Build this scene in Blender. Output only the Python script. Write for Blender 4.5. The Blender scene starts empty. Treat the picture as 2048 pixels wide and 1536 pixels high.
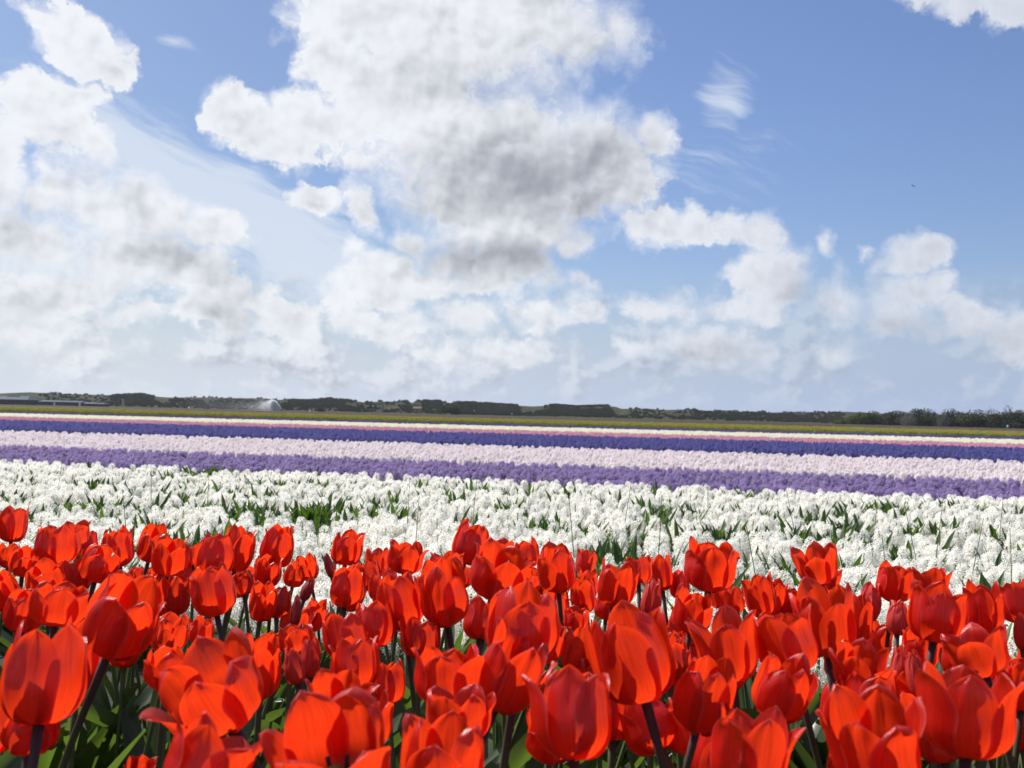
import bpy, math, random
import numpy as np
from mathutils import Vector, Matrix, Euler, noise

R = math.radians
S = bpy.context.scene
C = S.collection
rnd = random.Random(7)
nr = np.random.RandomState(7)

# ------------------------------------------------------------------ camera
F = 1900.0                      # focal length in photo pixels (photo is 2048 wide)
CAMZ = 0.70
PITCH = math.atan(62 / F)
ROLL = math.atan(0.0235)
fw = Vector((0, math.cos(PITCH), math.sin(PITCH)))
r0 = Vector((1, 0, 0)); u0 = r0.cross(fw)
rt = (r0 * math.cos(ROLL) + u0 * math.sin(ROLL)).normalized()
up = rt.cross(fw).normalized()
CAM = Vector((0, 0, CAMZ))
cd = bpy.data.cameras.new("camera"); cam = bpy.data.objects.new("camera", cd); C.objects.link(cam)
cam.matrix_world = Matrix.Translation(CAM) @ Matrix((rt, up, -fw)).transposed().to_4x4()
cd.sensor_width = 36; cd.lens = 36 * F / 2048; cd.clip_start = 0.02; cd.clip_end = 6000
cd.dof.use_dof = True; cd.dof.focus_distance = 2.2; cd.dof.aperture_fstop = 13
S.camera = cam

def ray(px, py):
    return rt * ((px - 1024) / F) + up * ((768 - py) / F) + fw
def at(px, py, d):              # point at depth d on the sight line of a photo position
    return CAM + ray(px, py) * d
def ground_at(px, d, z=0.0):    # point on the ground in the direction of column px
    v = ray(px, hy(px)); return Vector((CAM.x + v.x * d, CAM.y + v.y * d, z))
def hy(px): return 806 + 0.0235 * px
def proj(p):
    v = Vector(p) - CAM; d = v.dot(fw)
    return (1024 + F * v.dot(rt) / d, 768 - F * v.dot(up) / d, d)

# ------------------------------------------------------------------ light
SUN_EL, SUN_AZ = 49.0, -54.0    # azimuth from +Y, positive towards +X
sdir = Vector((math.sin(R(SUN_AZ)) * math.cos(R(SUN_EL)), math.cos(R(SUN_AZ)) * math.cos(R(SUN_EL)), math.sin(R(SUN_EL))))
sl = bpy.data.lights.new("sun", 'SUN'); sl.energy = 5.0; sl.angle = R(0.5); sl.color = (1, .965, .91)
so = bpy.data.objects.new("sun", sl); C.objects.link(so); so.location = (0, 0, 40)
so.rotation_euler = (-sdir).to_track_quat('-Z', 'Y').to_euler()
S.view_settings.view_transform = 'Standard'; S.view_settings.look = 'None'
S.view_settings.exposure = 0.48; S.view_settings.gamma = 1; S.view_settings.use_curve_mapping = False
S.cycles.transparent_max_bounces = 24; S.cycles.max_bounces = 8; S.cycles.transmission_bounces = 6; S.cycles.diffuse_bounces = 4
S.cycles.use_denoising = True
S.cycles.sample_clamp_indirect = 6

# ------------------------------------------------------------------ node helpers
class NT:
    def __init__(s, t): s.t = t
    def n(s, typ, **k):
        nd = s.t.nodes.new(typ)
        for a, b in k.items(): setattr(nd, a, b)
        return nd
    def l(s, a, b): s.t.links.new(a, b)
    def put(s, sock, v):
        if isinstance(v, bpy.types.NodeSocket): s.l(v, sock)
        elif v is not None: sock.default_value = v
    def m(s, op, a, b=None, c=None, clamp=False):
        nd = s.n('ShaderNodeMath', operation=op, use_clamp=clamp)
        for i, v in enumerate((a, b, c)): s.put(nd.inputs[i], v)
        return nd.outputs[0]
    def vm(s, op, a, b=None, scale=None):
        nd = s.n('ShaderNodeVectorMath', operation=op)
        s.put(nd.inputs[0], a); s.put(nd.inputs[1], b)
        if scale is not None: s.put(nd.inputs['Scale'], scale)
        return nd.outputs['Value'] if op in ('LENGTH', 'DOT_PRODUCT', 'DISTANCE') else nd.outputs['Vector']
    def noise(s, v, scale, detail=5, rough=.55, dist=0, color=False):
        nd = s.n('ShaderNodeTexNoise'); s.put(nd.inputs['Vector'], v)
        nd.inputs['Scale'].default_value = scale; nd.inputs['Detail'].default_value = detail
        nd.inputs['Roughness'].default_value = rough; nd.inputs['Distortion'].default_value = dist
        return nd.outputs['Color' if color else 'Fac']
    def rng(s, v, a, b, c=0.0, d=1.0, smooth=True):
        nd = s.n('ShaderNodeMapRange', interpolation_type='SMOOTHSTEP' if smooth else 'LINEAR')
        s.put(nd.inputs['Value'], v)
        for k, x in zip(('From Min', 'From Max', 'To Min', 'To Max'), (a, b, c, d)): s.put(nd.inputs[k], x)
        return nd.outputs['Result']
    def mix(s, f, a, b, mode='MIX'):
        nd = s.n('ShaderNodeMix', data_type='RGBA', blend_type=mode)
        s.put(nd.inputs[0], f)
        for i, v in ((6, a), (7, b)):
            if isinstance(v, tuple) and len(v) == 3: v = v + (1,)
            s.put(nd.inputs[i], v)
        return nd.outputs[2]
    def ramp(s, f, stops):
        nd = s.n('ShaderNodeValToRGB'); s.put(nd.inputs[0], f); e = nd.color_ramp.elements
        while len(e) < len(stops): e.new(.5)
        for x, (p, c) in zip(e, stops): x.position = p; x.color = tuple(c) + (1,)
        return nd.outputs['Color']

# ------------------------------------------------------------------ sky
W = bpy.data.worlds.new("World"); S.world = W; W.use_nodes = True
W.cycles.sampling_method = 'MANUAL'; W.cycles.sample_map_resolution = 512
t = NT(W.node_tree); W.node_tree.nodes.clear()
D = t.n('ShaderNodeTexCoord').outputs['Generated']
D = t.vm('NORMALIZE', D)
sep = t.n('ShaderNodeSeparateXYZ'); t.l(D, sep.inputs[0])
az = t.m('ARCTAN2', sep.outputs['X'], sep.outputs['Y'])
el = t.m('ARCSINE', sep.outputs['Z'])
sky = t.n('ShaderNodeTexSky', sky_type='NISHITA', sun_disc=False, sun_elevation=R(SUN_EL), sun_rotation=R(SUN_AZ),
          altitude=0, air_density=1.15, dust_density=1.0, ozone_density=2.2)
skyc = sky.outputs['Color']

def ae(px, py):
    v = ray(px, py).normalized(); return math.atan2(v.x, v.y), math.asin(v.z)
q0 = t.n('ShaderNodeCombineXYZ'); t.l(az, q0.inputs[0]); t.l(el, q0.inputs[1]); q0 = q0.outputs[0]
# billowing: the position is pushed about by noise at three sizes
w1 = t.vm('SCALE', t.vm('SUBTRACT', t.noise(D, 9, 2, .5, color=True), (.5, .5, .5)), scale=.085)
w2 = t.vm('SCALE', t.vm('SUBTRACT', t.noise(D, 34, 4, .6, color=True), (.5, .5, .5)), scale=.040)
qw = t.vm('ADD', t.vm('ADD', q0, w1), w2)
def blobs(q, lst, sm=.18):
    """smooth union of ellipses in azimuth / elevation; the running value rides along as the third coordinate"""
    out = None; sp = t.n('ShaderNodeSeparateXYZ'); t.l(q, sp.inputs[0])
    for b in lst:
        px, py, rx, ry = b[:4]; rot = b[4] if len(b) > 4 else 0; w = b[5] if len(b) > 5 else 1.0
        a, e = ae(px, py)
        qq = q
        if out is not None:
            cb = t.n('ShaderNodeCombineXYZ'); t.l(sp.outputs[0], cb.inputs[0]); t.l(sp.outputs[1], cb.inputs[1]); t.l(out, cb.inputs[2]); qq = cb.outputs[0]
        mp = t.n('ShaderNodeMapping', vector_type='TEXTURE'); t.l(qq, mp.inputs['Vector'])
        mp.inputs['Location'].default_value = (a, e, 0)
        mp.inputs['Rotation'].default_value = (0, 0, -R(rot) - ROLL)
        mp.inputs['Scale'].default_value = (rx / F * 1.30, ry / F * 1.30, 1e7)
        ln = t.m('MULTIPLY_ADD', t.vm('LENGTH', mp.outputs[0]), -w, w)
        out = ln if out is None else t.m('SMOOTH_MAX', out, ln, sm)
    return out
CL = [(150,72,88,56,25),(30,430,70,60,0,.9),(150,560,130,40,0,.9),(1480,620,60,30,0,.6),(930,640,70,30,0,.7),(700,600,46,30,0,.6),(55,45,42,26,10,.7),(205,125,42,36),(70,200,72,48),(105,262,60,40,20,.9),(148,190,42,30,0,.8),(12,320,48,75),(175,285,95,24,38,.75),
      (105,362,42,48),(200,410,118,66,28),(325,440,120,54,24),(420,480,46,42),(80,470,110,70),(240,520,150,62),(370,560,85,42),
      (60,600,100,36),(50,650,90,30,0,.8),(425,600,50,46),(560,632,74,46,22,1),(595,685,52,40,0,.8),(400,645,80,22,0,.8),(150,700,120,22,0,.5),(260,640,110,24,0,.6),
      (760,20,180,105),(900,30,270,150),(1080,50,180,120),(1235,50,48,62,0,.8),(665,140,70,52),(500,250,95,46,22),(640,260,130,62),(430,225,34,32),
      (800,200,150,110),(870,290,190,140),(1040,290,230,160),(1210,300,100,100),(1328,265,42,52,0,.85),(1020,440,190,95),(900,400,90,56,35),
      (1180,490,42,34,0,.9),(1000,545,160,46,5),(850,490,48,38),(840,560,90,36),(960,590,100,26),(1180,390,100,48),
      (625,402,68,26,12),(740,440,60,32,35,.9),(735,520,36,32,0,.8),(780,575,70,32,0,.8),(760,640,90,28,0,.7),(870,690,50,28,0,.6),
      (1100,640,90,34,0,.75),(1010,700,110,28,0,.65),(1180,580,34,24,0,.6),(1330,610,95,36,0,.75),(1430,690,95,44,12,.95),(1270,690,70,24,0,.6),
      (1318,440,54,36,0,.9),(1390,450,62,34,15,.9),(1500,455,68,42,0,.9),(1535,545,82,64,0,1),(1665,490,20,40,0,.8),(1690,600,60,46,0,.75),(1660,680,64,32,0,.6),
      (1820,520,42,44),(1815,600,74,50,0,.95),(1790,650,66,34,0,.8),(1950,630,66,34,0,.8),(2040,660,50,36,0,.8),(1745,515,14,16,0,.5),
      (1960,4,120,44,0,.62),(2060,20,84,36,0,.6)]
base = blobs(qw, CL, .22)
base = t.m('MULTIPLY', base, 1.7)
# beyond the frame the same broken cumulus goes on
far = t.noise(D, 3.2, 3, .5)
outm = t.m('MAXIMUM', t.rng(t.m('ABSOLUTE', az), .54, .70), t.rng(el, .44, .56))
farf = t.m('MULTIPLY', t.m('MULTIPLY_ADD', far, 6.0, -3.0), outm)
farf = t.m('ADD', farf, t.m('MULTIPLY_ADD', outm, 1.2, -1.2))
base = t.m('MAXIMUM', base, farf)
def puff(v, q, det=5):
    n = t.noise(v, 26, det, .67)
    vo = t.n('ShaderNodeTexVoronoi', feature='F1', voronoi_dimensions='2D'); t.l(q, vo.inputs['Vector'])
    vo.inputs['Scale'].default_value = 21; vo.inputs['Detail'].default_value = 2; vo.inputs['Roughness'].default_value = .6
    vd = t.m('SUBTRACT', .5, vo.outputs['Distance'])
    return t.m('ADD', t.m('MULTIPLY', t.m('SUBTRACT', n, .5), 1.05), t.m('MULTIPLY', vd, .42)), vd
q1 = t.vm('ADD', q0, w2)
p0, vd0 = puff(D, q1)
pc = t.m('ADD', t.m('MULTIPLY', t.m('SUBTRACT', t.noise(D, 26, 2, .67), .5), 1.05), t.m('MULTIPLY', vd0, .42))
LS = Vector((-.55, 0, .8))
p1, _v = puff(t.vm('ADD', D, tuple(LS * .011)), t.vm('ADD', q1, tuple(Vector((LS.x, LS.z, 0)) * .011)), 2)
dens = t.m('ADD', base, p0)
soft = t.noise(D, 4.5, 2, .5)
under = t.rng(t.m('SUBTRACT', vd0, _v), -.02, .06)
mask = t.rng(dens, t.m('MULTIPLY_ADD', under, -.12, -.10), t.m('ADD', t.rng(soft, .40, .62, .22, 1.05), t.m('MULTIPLY', under, .35)))
# thickness towards the sun darkens, thin sunward rims are bright
SH = [(1075,355,270,105,-8,1.25),(1180,400,150,60,0,1.0),(1015,525,200,62,4,1.35),(1120,440,130,70,0,.9),(385,545,150,60,10,.75),(20,425,90,80,0,.45),(430,640,80,30,0,.8),
      (285,420,50,30,40,.5),(950,170,240,70,0,.6),(1600,590,70,60,0,.8),(1430,710,130,34,0,.8),(860,520,60,36,0,.5),(1830,665,110,26,0,.7),(1250,300,70,90,0,.5),(1990,675,80,26,0,.6),(900,370,110,70,0,.7),(660,430,80,16,0,.5),(590,620,50,30,0,.6),(1150,100,120,80,0,.4),(150,330,70,30,30,.4),(760,430,70,30,0,.4)]
shd = t.m('MAXIMUM', blobs(t.vm('ADD', q0, w1), SH, .25), 0.0)
core = t.rng(dens, .1, 1.3)
big = t.m('SUBTRACT', t.noise(t.vm('ADD', D, tuple(LS * .035)), 9, 2, .5), t.noise(D, 9, 2, .5))
rel = t.m('ADD', t.m('MULTIPLY', t.m('SUBTRACT', p1, pc), .85), t.m('MULTIPLY', big, .75))
sh = t.m('ADD', t.m('MULTIPLY', shd, .80), t.m('ADD', rel, t.m('MULTIPLY', core, .26)))
sh = t.rng(sh, -.10, 1.45)
east = t.rng(az, -.1, .5)
bright = t.mix(east, (.90, .92, .96), (.72, .76, .85))
ccol = t.mix(sh, bright, (.33, .35, .40))
# thin high veil
vq = t.n('ShaderNodeMapping', vector_type='TEXTURE'); t.l(t.vm('ADD', q0, w1), vq.inputs['Vector'])
vq.inputs['Rotation'].default_value = (0, 0, -R(20)); vq.inputs['Scale'].default_value = (.5, .09, 1)
vn = t.noise(vq.outputs[0], 6, 6, .62)
veil = blobs(t.vm('ADD', q0, w1), [(470,430,330,80,24,1.25),(270,300,190,60,24,1.0),(600,530,220,60,18,1.15),(350,70,38,9,15,.5),(1455,190,34,40,0,.55),(1430,330,50,20,0,.1)], .1)
veil = t.m('MULTIPLY', t.rng(t.m('ADD', veil, t.m('MULTIPLY_ADD', vn, 1.5, -.75)), -.15, .70), .78)
# low haze bank
hz = t.rng(el, .0, .19, 1.0, 0.0)
hz = t.m('POWER', hz, 1.3)
low = t.n('ShaderNodeMapping'); t.l(D, low.inputs['Vector']); low.inputs['Scale'].default_value = (1, 1, 1.25)
ln = t.noise(low.outputs[0], 19, 6, .60)
lb = t.noise(t.vm('ADD', low.outputs[0], tuple(Vector((LS.x, 0, LS.z)) * .012)), 19, 3, .60)
lrel = t.rng(t.m('SUBTRACT', lb, ln), -.08, .14)
lowm = t.m('MULTIPLY', t.m('MULTIPLY', t.rng(ln, .43, .60), t.m('MULTIPLY', t.rng(el, .155, .10), t.rng(el, .0, .035))), t.rng(az, .5, -.2, .50, .80))
wst = t.rng(az, .5, -.45)
K = 8.3                          # colours below are what the eye sees; Background strength is 0.1
skyb = t.vm('MULTIPLY', skyc, t.mix(t.rng(az, .35, -.45), (.80, .84, 1.04), (.66, .70, .82)))
hcol = t.mix(wst, (.42*K, .52*K, .74*K), (.66*K, .73*K, .84*K))
c = t.mix(t.m('MULTIPLY', hz, .95), skyb, hcol)
c = t.mix(veil, c, (.74*K, .80*K, .90*K))
lowc = t.mix(wst, (.60*K, .66*K, .77*K), (.82*K, .86*K, .92*K))
lowd = t.mix(wst, (.37*K, .43*K, .55*K), (.47*K, .51*K, .60*K))
lowcc = t.mix(lrel, lowc, lowd)
c = t.mix(lowm, c, lowcc)
cs = t.vm('SCALE', ccol, scale=K)
hm = t.rng(el, .01, .15, .50, 0.0)
cs = t.mix(hm, cs, lowcc)
mk = t.m('MULTIPLY', mask, t.rng(el, .010, .045, .2, 1.0))
c = t.mix(t.m('MULTIPLY', mk, .97), c, cs)
bg = t.n('ShaderNodeBackground'); t.l(c, bg.inputs['Color']); bg.inputs['Strength'].default_value = .087
t.l(bg.outputs[0], t.n('ShaderNodeOutputWorld').inputs[0])

# ------------------------------------------------------------------ objects: helpers
def tag(o, label=None, cat=None, group=None, kind=None):
    for k, v in (('label', label), ('category', cat), ('group', group), ('kind', kind)):
        if v: o[k] = v
    return o
def link(name, me, mat=None, parent=None, smooth=False, loc=None):
    o = bpy.data.objects.new(name, me); C.objects.link(o)
    if mat is not None and me is not None and not me.materials:
        for m in (mat if isinstance(mat, (list, tuple)) else [mat]): me.materials.append(m)
    if smooth and me is not None: me.polygons.foreach_set('use_smooth', [True] * len(me.polygons))
    if parent: o.parent = parent
    if loc is not None: o.location = loc
    return o
def empty(name, loc, rz=0):
    o = bpy.data.objects.new(name, None); C.objects.link(o); o.location = loc; o.rotation_euler = (0, 0, rz)
    o.empty_display_size = .05; return o
class MB:
    def __init__(s): s.v = []; s.f = []; s.mi = []; s.uv = []
    def add(s, vs, fs, mi=0):
        k = len(s.v); s.v += [tuple(v) for v in vs]; s.f += [tuple(i + k for i in f) for f in fs]; s.mi += [mi] * len(fs); return s
    def box(s, c, d, rot=None, mi=0):
        x, y, z = (a / 2 for a in d); m = rot or Matrix.Identity(3); c = Vector(c)
        vs = [c + m @ Vector((i * x, j * y, k * z)) for k in (-1, 1) for j in (-1, 1) for i in (-1, 1)]
        return s.add(vs, [(0,2,3,1),(4,5,7,6),(0,1,5,4),(2,6,7,3),(0,4,6,2),(1,3,7,5)], mi)
    def tube(s, pts, rad, n=8, mi=0, cap=True):
        pts = [Vector(p) for p in pts]; rad = rad if isinstance(rad, (list, tuple)) else [rad] * len(pts); vs = []; fs = []
        for i, p in enumerate(pts):
            d = (pts[min(i + 1, len(pts) - 1)] - pts[max(i - 1, 0)]).normalized()
            a = d.orthogonal().normalized() if i == 0 else (a - d * a.dot(d)).normalized(); b = d.cross(a)
            for k in range(n):
                th = 2 * math.pi * k / n; vs.append(p + (a * math.cos(th) + b * math.sin(th)) * rad[i])
        for i in range(len(pts) - 1):
            for k in range(n): fs.append((i*n+k, i*n+(k+1)%n, (i+1)*n+(k+1)%n, (i+1)*n+k))
        if cap: fs += [tuple(reversed(range(n))), tuple(range((len(pts)-1)*n, len(pts)*n))]
        return s.add(vs, fs, mi)
    def mesh(s, name):
        me = bpy.data.meshes.new(name); me.from_pydata(s.v, [], s.f)
        if any(s.mi): me.polygons.foreach_set('material_index', s.mi)
        if s.uv:
            ul = me.uv_layers.new(name='UVMap'); li = np.zeros(len(me.loops), dtype=np.int32); me.loops.foreach_get('vertex_index', li)
            ul.data.foreach_set('uv', np.array(s.uv, dtype=np.float32)[li].ravel())
        me.update(); return me
    def build(s, name, mat, parent=None, smooth=False, loc=None):
        return link(name, s.mesh(name), mat, parent, smooth, loc)

def sm_mat(name, col, rough=.8, spec=.3, var=None, scale=8, bump=0, bscale=30):
    m = bpy.data.materials.new(name); m.use_nodes = True; n = NT(m.node_tree); p = m.node_tree.nodes['Principled BSDF']
    p.inputs['Roughness'].default_value = rough; p.inputs['Specular IOR Level'].default_value = spec
    tc = n.n('ShaderNodeTexCoord').outputs['Object']
    if var: n.l(n.mix(n.rng(n.noise(tc, scale, 6, .6), .3, .7), col, var), p.inputs['Base Color'])
    else: p.inputs['Base Color'].default_value = tuple(col) + (1,)
    if bump:
        b = n.n('ShaderNodeBump'); b.inputs['Strength'].default_value = bump; n.l(n.noise(tc, bscale, 5, .6), b.inputs['Height']); n.l(b.outputs[0], p.inputs['Normal'])
    return m
def petal_mat(name, col, trans, tw=.5, rough=.35, spec=.35, vary=.0, vein=False, edge=None, col2=None):
    """thin living tissue: reflects on the lit side, lets tinted light through on the other"""
    m = bpy.data.materials.new(name); m.use_nodes = True; n = NT(m.node_tree); p = m.node_tree.nodes['Principled BSDF']; out = m.node_tree.nodes['Material Output']
    oi = n.n('ShaderNodeObjectInfo').outputs['Random']
    uv = n.n('ShaderNodeUVMap').outputs[0] if vein else None
    tc = n.n('ShaderNodeTexCoord').outputs['Object']
    c = tuple(col) + (1,); tr = tuple(trans) + (1,)
    hsv = n.n('ShaderNodeHueSaturation'); n.put(hsv.inputs['Color'], c)
    hsv.inputs['Hue'].default_value = .5
    n.l(n.m('MULTIPLY_ADD', oi, vary * 2, 1 - vary), hsv.inputs['Value'])
    cc = hsv.outputs[0]
    if col2: cc = n.mix(n.rng(oi, .2, .9), cc, col2)
    trc = n.mix(1.0, tr, (1, 1, 1)) if False else None
    tb = n.n('ShaderNodeBsdfTranslucent')
    if vein:
        mp = n.n('ShaderNodeMapping'); n.l(uv, mp.inputs[0]); mp.inputs['Scale'].default_value = (34, 1.3, 1)
        v = n.noise(mp.outputs[0], 1.5, 4, .6)
        cc = n.mix(n.rng(v, .35, .75), cc, tuple(a * .72 for a in col))
        sx_ = n.n('ShaderNodeSeparateXYZ'); n.l(uv, sx_.inputs[0])
        v2 = n.noise(tc, 60, 3, .5)
        if edge:
            e = n.rng(n.m('ABSOLUTE', n.m('MULTIPLY_ADD', sx_.outputs[0], 2, -1)), .86, 1.0)
            e2 = n.rng(sx_.outputs[1], .93, 1.0)
            cc = n.mix(n.m('MULTIPLY', n.m('MAXIMUM', e, e2), .55), cc, edge)  # pale rim: sheen of the lit petal edge, painted into the colour
        # flower base a touch duskier: shade of the cup put into the colour
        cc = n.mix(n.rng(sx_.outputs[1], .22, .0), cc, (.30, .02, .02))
        tcol = n.mix(n.rng(v, .3, .75), tr, tuple(a * .66 for a in trans))
        n.l(tcol, tb.inputs['Color'])
        b = n.n('ShaderNodeBump'); b.inputs['Strength'].default_value = .30; b.inputs['Distance'].default_value = .002
        n.l(v, b.inputs['Height']); n.l(b.outputs[0], p.inputs['Normal'])
    else:
        h2 = n.n('ShaderNodeHueSaturation'); n.put(h2.inputs['Color'], tr); n.l(n.m('MULTIPLY_ADD', oi, vary * 2, 1 - vary), h2.inputs['Value'])
        n.l(h2.outputs[0], tb.inputs['Color'])
    n.l(cc, p.inputs['Base Color']); p.inputs['Roughness'].default_value = rough; p.inputs['Specular IOR Level'].default_value = spec
    mx = n.n('ShaderNodeMixShader'); mx.inputs[0].default_value = tw
    n.l(p.outputs[0], mx.inputs[1]); n.l(tb.outputs[0], mx.inputs[2]); n.l(mx.outputs[0], out.inputs[0])
    return m

M = {}
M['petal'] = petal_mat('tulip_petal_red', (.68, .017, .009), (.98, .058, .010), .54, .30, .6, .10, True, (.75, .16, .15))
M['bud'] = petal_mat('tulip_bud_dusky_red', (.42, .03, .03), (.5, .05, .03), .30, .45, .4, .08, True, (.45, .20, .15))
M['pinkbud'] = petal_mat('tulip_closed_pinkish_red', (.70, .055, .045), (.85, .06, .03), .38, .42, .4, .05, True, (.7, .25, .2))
M['leaf'] = petal_mat('tulip_leaf', (.050, .082, .042), (.12, .20, .022), .36, .38, .5, .2)
M['hleaf'] = petal_mat('hyacinth_leaf', (.042, .084, .020), (.10, .19, .015), .32, .4, .5, .2)
M['white'] = petal_mat('hyacinth_white', (.95, .93, .88), (.97, .95, .88), .5, .5, .3, .03)
M['purple'] = petal_mat('hyacinth_purple', (.52, .41, .64), (.48, .36, .64), .42, .5, .3, .35, col2=(.16, .10, .28))
M['ppink'] = petal_mat('hyacinth_pale_pink', (.90, .82, .83), (.90, .81, .82), .46, .5, .3, .06, col2=(.92, .86, .86))
M['blue'] = petal_mat('hyacinth_blue', (.20, .20, .50), (.18, .17, .48), .38, .5, .3, .35, col2=(.065, .06, .24))
M['pink'] = petal_mat('hyacinth_pink', (.80, .44, .56), (.75, .36, .48), .33, .5, .3, .12, col2=(.74, .45, .52))
M['cream'] = petal_mat('hyacinth_cream', (.92, .90, .76), (.90, .88, .72), .45, .5, .3, .06)
M['violet'] = petal_mat('hyacinth_dark_violet', (.17, .10, .34), (.14, .08, .30), .3, .5, .3, .25)
M['yellow'] = petal_mat('daffodil_yellow', (.50, .45, .09), (.45, .40, .05), .33, .5, .3, .15)

def stem_mat():
    m = bpy.data.materials.new('tulip_stem'); m.use_nodes = True; n = NT(m.node_tree); p = m.node_tree.nodes['Principled BSDF']
    g = n.n('ShaderNodeTexCoord').outputs['Object']; s_ = n.n('ShaderNodeSeparateXYZ'); n.l(g, s_.inputs[0])
    n.l(n.ramp(s_.outputs[2], [(0, (.10, .17, .05)), (.28, (.09, .12, .045)), (.42, (.055, .028, .030))]), p.inputs['Base Color'])
    p.inputs['Roughness'].default_value = .6; p.inputs['Specular IOR Level'].default_value = .25; return m
M['stem'] = stem_mat()
M['hstem'] = sm_mat('hyacinth_stem', (.12, .19, .06), .5)

# ------------------------------------------------------------------ the field coordinates
A = R(11.7)
NV = Vector((math.sin(A), math.cos(A), 0)); TV = Vector((math.cos(A), -math.sin(A), 0))   # across the beds, along the beds
def fv(v, u, z=0): return NV * v + TV * u + Vector((0, 0, z))

# ------------------------------------------------------------------ ground
def ground_mat():
    m = bpy.data.materials.new('soil'); m.use_nodes = True; n = NT(m.node_tree); p = m.node_tree.nodes['Principled BSDF']
    g = n.n('ShaderNodeNewGeometry').outputs['Position']
    a = n.noise(g, 9, 8, .65); b = n.noise(g, .12, 4, .6)
    c = n.mix(n.rng(a, .3, .75), (.014, .011, .008), (.036, .027, .020))
    c = n.mix(n.rng(b, .4, .7), c, (.065, .045, .033)); n.l(c, p.inputs['Base Color']); p.inputs['Roughness'].default_value = .95
    bp = n.n('ShaderNodeBump'); bp.inputs['Strength'].default_value = .8; bp.inputs['Distance'].default_value = .03; n.l(a, bp.inputs['Height']); n.l(bp.outputs[0], p.inputs['Normal'])
    return m
M['soil'] = ground_mat()
MB().add([(-4500, -300, 0), (4500, -300, 0), (4500, 4500, 0), (-4500, 4500, 0)], [(0, 1, 2, 3)]).build('ground', M['soil'])['kind'] = 'structure'
# earth close by has real clods
def soil_patch():
    n = 150; vs = []; fs = []
    for j in range(n + 1):
        for i in range(n + 1):
            x = -4.5 + 9 * i / n; y = -.6 + 9 * j / n
            e = min(i, j, n - i, n - j); z = .006 + (.030 * abs(noise.fractal(Vector((x * 7, y * 7, 0)), 1, 2, 4)) if e > 0 else -.004)
            vs.append((x, y, z))
    for j in range(n):
        for i in range(n): k = j * (n + 1) + i; fs.append((k, k + 1, k + n + 2, k + n + 1))
    MB().add(vs, fs).build('soil_bed', M['soil'], smooth=True)['kind'] = 'structure'
soil_patch()
def strip(name, v0, v1, z, mat, u=900):
    MB().add([fv(v0, -u, z), fv(v0, u, z), fv(v1, u, z), fv(v1, -u, z)], [(0, 1, 2, 3)]).build(name, mat)['kind'] = 'structure'
def mead(name, a, b, c):
    m = bpy.data.materials.new(name); m.use_nodes = True; n = NT(m.node_tree); p = m.node_tree.nodes['Principled BSDF']
    g = n.n('ShaderNodeNewGeometry').outputs['Position']
    x = n.mix(n.rng(n.noise(g, .05, 6, .6), .35, .65), a, b); x = n.mix(n.rng(n.noise(g, .011, 3, .5), .45, .6), x, c)
    n.l(x, p.inputs['Base Color']); p.inputs['Roughness'].default_value = .95; p.inputs['Specular IOR Level'].default_value = .1; return m
M['tilled'] = mead('tilled_earth', (.055, .036, .028), (.042, .029, .023), (.065, .045, .033))
M['meadow'] = mead('meadow_grass', (.034, .034, .018), (.048, .043, .026), (.032, .038, .018))
M['crop'] = mead('young_green_crop', (.07, .10, .035), (.09, .11, .04), (.07, .09, .03))
strip('tilled_field', 79, 330, .01, M['tilled'])
strip('crop_field', 96, 120, .02, M['crop'])
strip('meadow', 330, 3500, .02, M['meadow'], 4000)

# ------------------------------------------------------------------ dunes on the horizon
CREST = [(-600,776),(-200,781),(0,787),(58,784.6),(120,788),(205,790),(240,791),(280,789),(320,794),(335,795),(400,795),(530,797),(560,800),(620,802),(640,800),(660,798),
 (690,801),(705,802),(730,805),(760,803),(790,804),(800,802),(815,802.5),(824,806),(832,802.5),(880,803),(900,806),(950,806),(1000,810),(1050,812),(1062,813),(1110,811),(1150,814),
 (1215,812),(1232,814),(1242,818),(1290,817),(1330,820),(1380,819),(1420,822),(1450,821),(1480,824),(1550,825),(1600,824),(1650,825),(1690,823.5),(1800,829),(2048,834),(2300,838),(2700,842)]
DX = [c[0] for c in CREST]; DY = [c[1] for c in CREST]
def crest(px): return (hy(px) - float(np.interp(px, DX, DY))) * 900 / F + CAMZ
def dune_z(px, d):
    h = crest(px)
    k = (d - 640) / 260
    s = max(0, min(1, k)); s = s * s * (3 - 2 * s) if d < 900 else max(0, 1 - (d - 900) / 500)
    q = noise.fractal(Vector((px * .018, d * .012, 3)), 1, 2, 4)
    q2 = noise.fractal(Vector((px * .07, d * .04, 9)), 1, 2, 3)
    return max(-.5, h * s + (q * 2.6 + q2 * .7) * s * (1 - s) * 2.2) if d < 900 else h * s
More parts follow.
